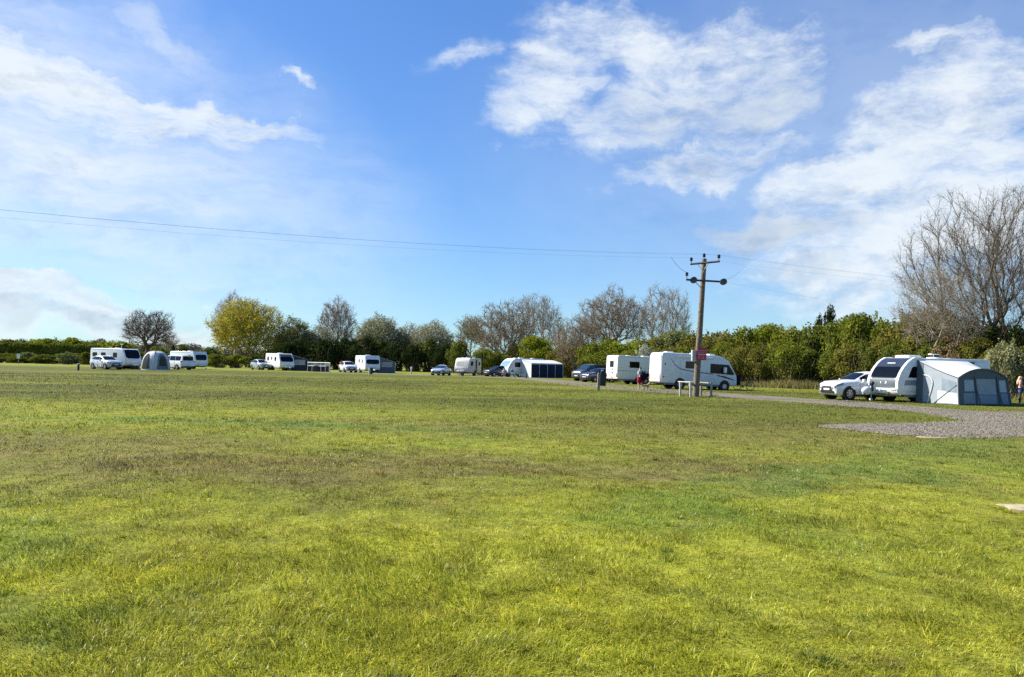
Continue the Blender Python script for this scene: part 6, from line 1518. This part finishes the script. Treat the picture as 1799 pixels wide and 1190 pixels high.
def shorts(m, f=.62, nm='shorts', J=walk, wide=1.):
    k = ['pelvis', 'hpL', tuple(Vector(J['hpL']).lerp(Vector(J['knL']), f)), 'hpR', tuple(Vector(J['hpR']).lerp(Vector(J['knR']), f))]
    return (nm, k, [(0, 1), (1, 2), (0, 3), (3, 4)], [(.168, .135), .112 * wide, .098 * wide, .112 * wide, .098 * wide], m)
pm = gp(1125, 686)
pw = person('person in pale top and crimson shorts walking with a black bundle on the gravel', pm, R(-150), walk, bun, mat('black_hair', (.012, .012, .012), .5), [shirt(PALEC), shorts(REDC, .9, 'shorts', walk, 1.35)])
bg_ = thing('shoulder_bag', 'black bundle held at the side of the walking person', 'bag', pm + Vector((.20, -.12, 0)), R(-150))
g = MB(); g.ball((0, 0, 1.02), .27, 16, (.85, .62, 1.25)); g.ball((-.32, .05, 1.12), .16, 12, (.8, .8, 1.1)); o = g.build('bag', BLK, bg_); g = MB(); g.tube([(.18, 0, 1.12), (.12, .02, 1.42), (-.1, .02, 1.42), (-.2, 0, 1.15)], .02, 6); g.build('strap', BLK, bg_)
stand = dict(walk, pelvis=(0, 0, .93), knL=(.10, -.02, .49), anL=(.10, .02, .09), toL=(.12, -.13, .035), knR=(-.10, -.02, .49), anR=(-.10, .02, .09), toR=(-.12, -.13, .035), elL=(.25, -.02, 1.10), wrL=(.10, -.24, 1.08), elR=(-.25, -.02, 1.10), wrR=(-.08, -.24, 1.06))
pr_ = gp(1792, 711.5)
person('person with long fair hair in pink top and blue shorts at the right edge', pr_, R(55), stand, longhair, mat('blond_hair', (.55, .38, .20), .5, var=.15), [shirt(PINK), shorts(BLUEC, .55, 'shorts', stand), ('waistband', ['waist', tuple(Vector((0, 0, 1.05)))], [(0, 1)], [(.158, .128), (.156, .126)], WINE), ('leggings', ['hpL', 'knL', 'cfL', 'anL', 'pelvis', 'hpR', 'knR', 'cfR', 'anR'], [(0, 1), (1, 2), (2, 3), (0, 4), (4, 5), (5, 6), (6, 7), (7, 8)], [.094, .065, .062, .045, (.15, .12), .094, .065, .062, .045], OLV)])
# dog trotting beside the walking person
dg_ = thing('dog', 'small tan dog beside the person in crimson shorts', 'dog', gp(1134, 685.5), R(20))
dv = [(0, 0, .34), (.18, 0, .34), (-.16, 0, .33), (.28, 0, .44), (.36, 0, .52), (.46, 0, .50), (-.24, 0, .42), (-.30, 0, .52)]; de = [(0, 1), (0, 2), (1, 3), (3, 4), (4, 5), (2, 6), (6, 7)]; dr_ = [.095, .11, .085, .07, .07, .035, .025, .015]
for (x, y, par, kn) in ((.18, .07, 1, (.20, .07, .18)), (.18, -.07, 1, (.16, -.07, .18)), (-.16, .07, 2, (-.12, .07, .22)), (-.16, -.07, 2, (-.18, -.07, .22))):
    i = len(dv); dv += [(x, y, .28), kn, (kn[0] - (.07 if x < 0 else .0), y, .10), (kn[0] - (.04 if x < 0 else -.02), y, .025)]; de += [(par, i), (i, i + 1), (i + 1, i + 2), (i + 2, i + 3)]; dr_ += [.055, .035, .024, .028]
for y in (.045, -.045): i = len(dv); dv += [(.35, y, .57), (.34, y * 1.5, .62)]; de += [(4, i), (i, i + 1)]; dr_ += [.025, .015]
skin('body', dv, de, dr_, mat('tan_fur', (.42, .30, .16), .9, var=.2), dg_)

# camp chairs with people sitting before the grey-white caravan
sit = dict(pelvis=(0, .05, .50), chest=(0, .14, .82), neck=(0, .15, 1.0), head=(0, .12, 1.14), shL=(.18, .13, .94), elL=(.26, .02, .70), wrL=(.16, -.20, .66), shR=(-.18, .13, .94), elR=(-.26, .02, .70), wrR=(-.14, -.20, .66), hpL=(.09, .0, .48), knL=(.12, -.40, .50), anL=(.12, -.44, .10), toL=(.13, -.58, .035), hpR=(-.09, .0, .48), knR=(-.12, -.40, .50), anR=(-.12, -.40, .10), toR=(-.13, -.55, .035))
def camp_chair(label, loc, rz, m):
    root = thing('camp_chair', label, 'chair', loc, rz, 'camp chairs before the navy awning')
    g = MB(); g.shell([[Vector((-.27 + .54 * j / 4, -.24 + .5 * i / 4, .40 - .03 * math.sin(math.pi * j / 4))) for j in range(5)] for i in range(5)], .01, .008); g.build('seat', m, root)
    g = MB(); g.shell([[Vector((-.27 + .54 * j / 4, .26 + .10 * i / 4 + .03 * math.sin(math.pi * j / 4), .42 + .55 * i / 4)) for j in range(5)] for i in range(5)], .01, .008); g.build('backrest', m, root)
    for sx in (-1, 1):
        for sy in (-1, 1):
            g = MB(); g.tube([(sx * .29, sy * .26, 0), (sx * .29, -sy * .22, .42)], .013, 6); g.build('leg', STEEL, root)
        g = MB(); g.box(sx * .29 - .03, sx * .29 + .03, -.28, .28, .60, .63, .01); g.tube([(sx * .29, .25, .40), (sx * .29, .36, .98)], .013, 6); g.tube([(sx * .29, -.22, .42), (sx * .29, -.24, .6)], .013, 6); g.build('armrest', STEEL, root)
    return root
def shorthair(V, ix):
    s = V[ix['skull']]; c = V[ix['crown']]; return [c + Vector((0, .015, .01)), s + Vector((0, .035, .03)), s + Vector((0, .05, -.04))], [(0, 1), (1, 2)], [.062, .09, .075]
k1, k2 = gp(884, 663.5), gp(900, 664)
camp_chair('lilac camp chair in front of the pale blue window of the grey-white caravan', k1, R(-125), LILAC); camp_chair('turquoise camp chair left of the low white table', k2, R(35), TURQ)
lg = ['hpL', 'knL', 'cfL', 'anL', 'pelvis', 'hpR', 'knR', 'cfR', 'anR']; lge = [(0, 1), (1, 2), (2, 3), (0, 4), (4, 5), (5, 6), (6, 7), (7, 8)]; lgr = [.096, .07, .066, .05, (.16, .13), .096, .07, .066, .05]
person('person in white top sitting in the lilac camp chair', k1, R(-125), sit, shorthair, mat('dark_hair', (.02, .014, .012), .5), [shirt(WBAG), ('trousers', lg, lge, lgr, BLK)])
person('person in turquoise clothes sitting left of the low white table', k2, R(35), sit, shorthair, MATS['dark_hair'], [shirt(TURQ), ('trousers', lg, lge, lgr, TURQ)])
tb = thing('camp_table', 'low white folding table between the turquoise camp chair and the navy awning', 'table', gp(918, 664.3), R(10))
g = MB(); g.box(-.42, .42, -.28, .28, .36, .40, .012); g.build('table_top', WHITE, tb)
for sx in (-1, 1):
    for sy in (-1, 1): g = MB(); g.tube([(sx * .36, sy * .22, 0), (sx * .36, sy * .22, .37)], .016, 6); g.build('leg', GALV, tb)
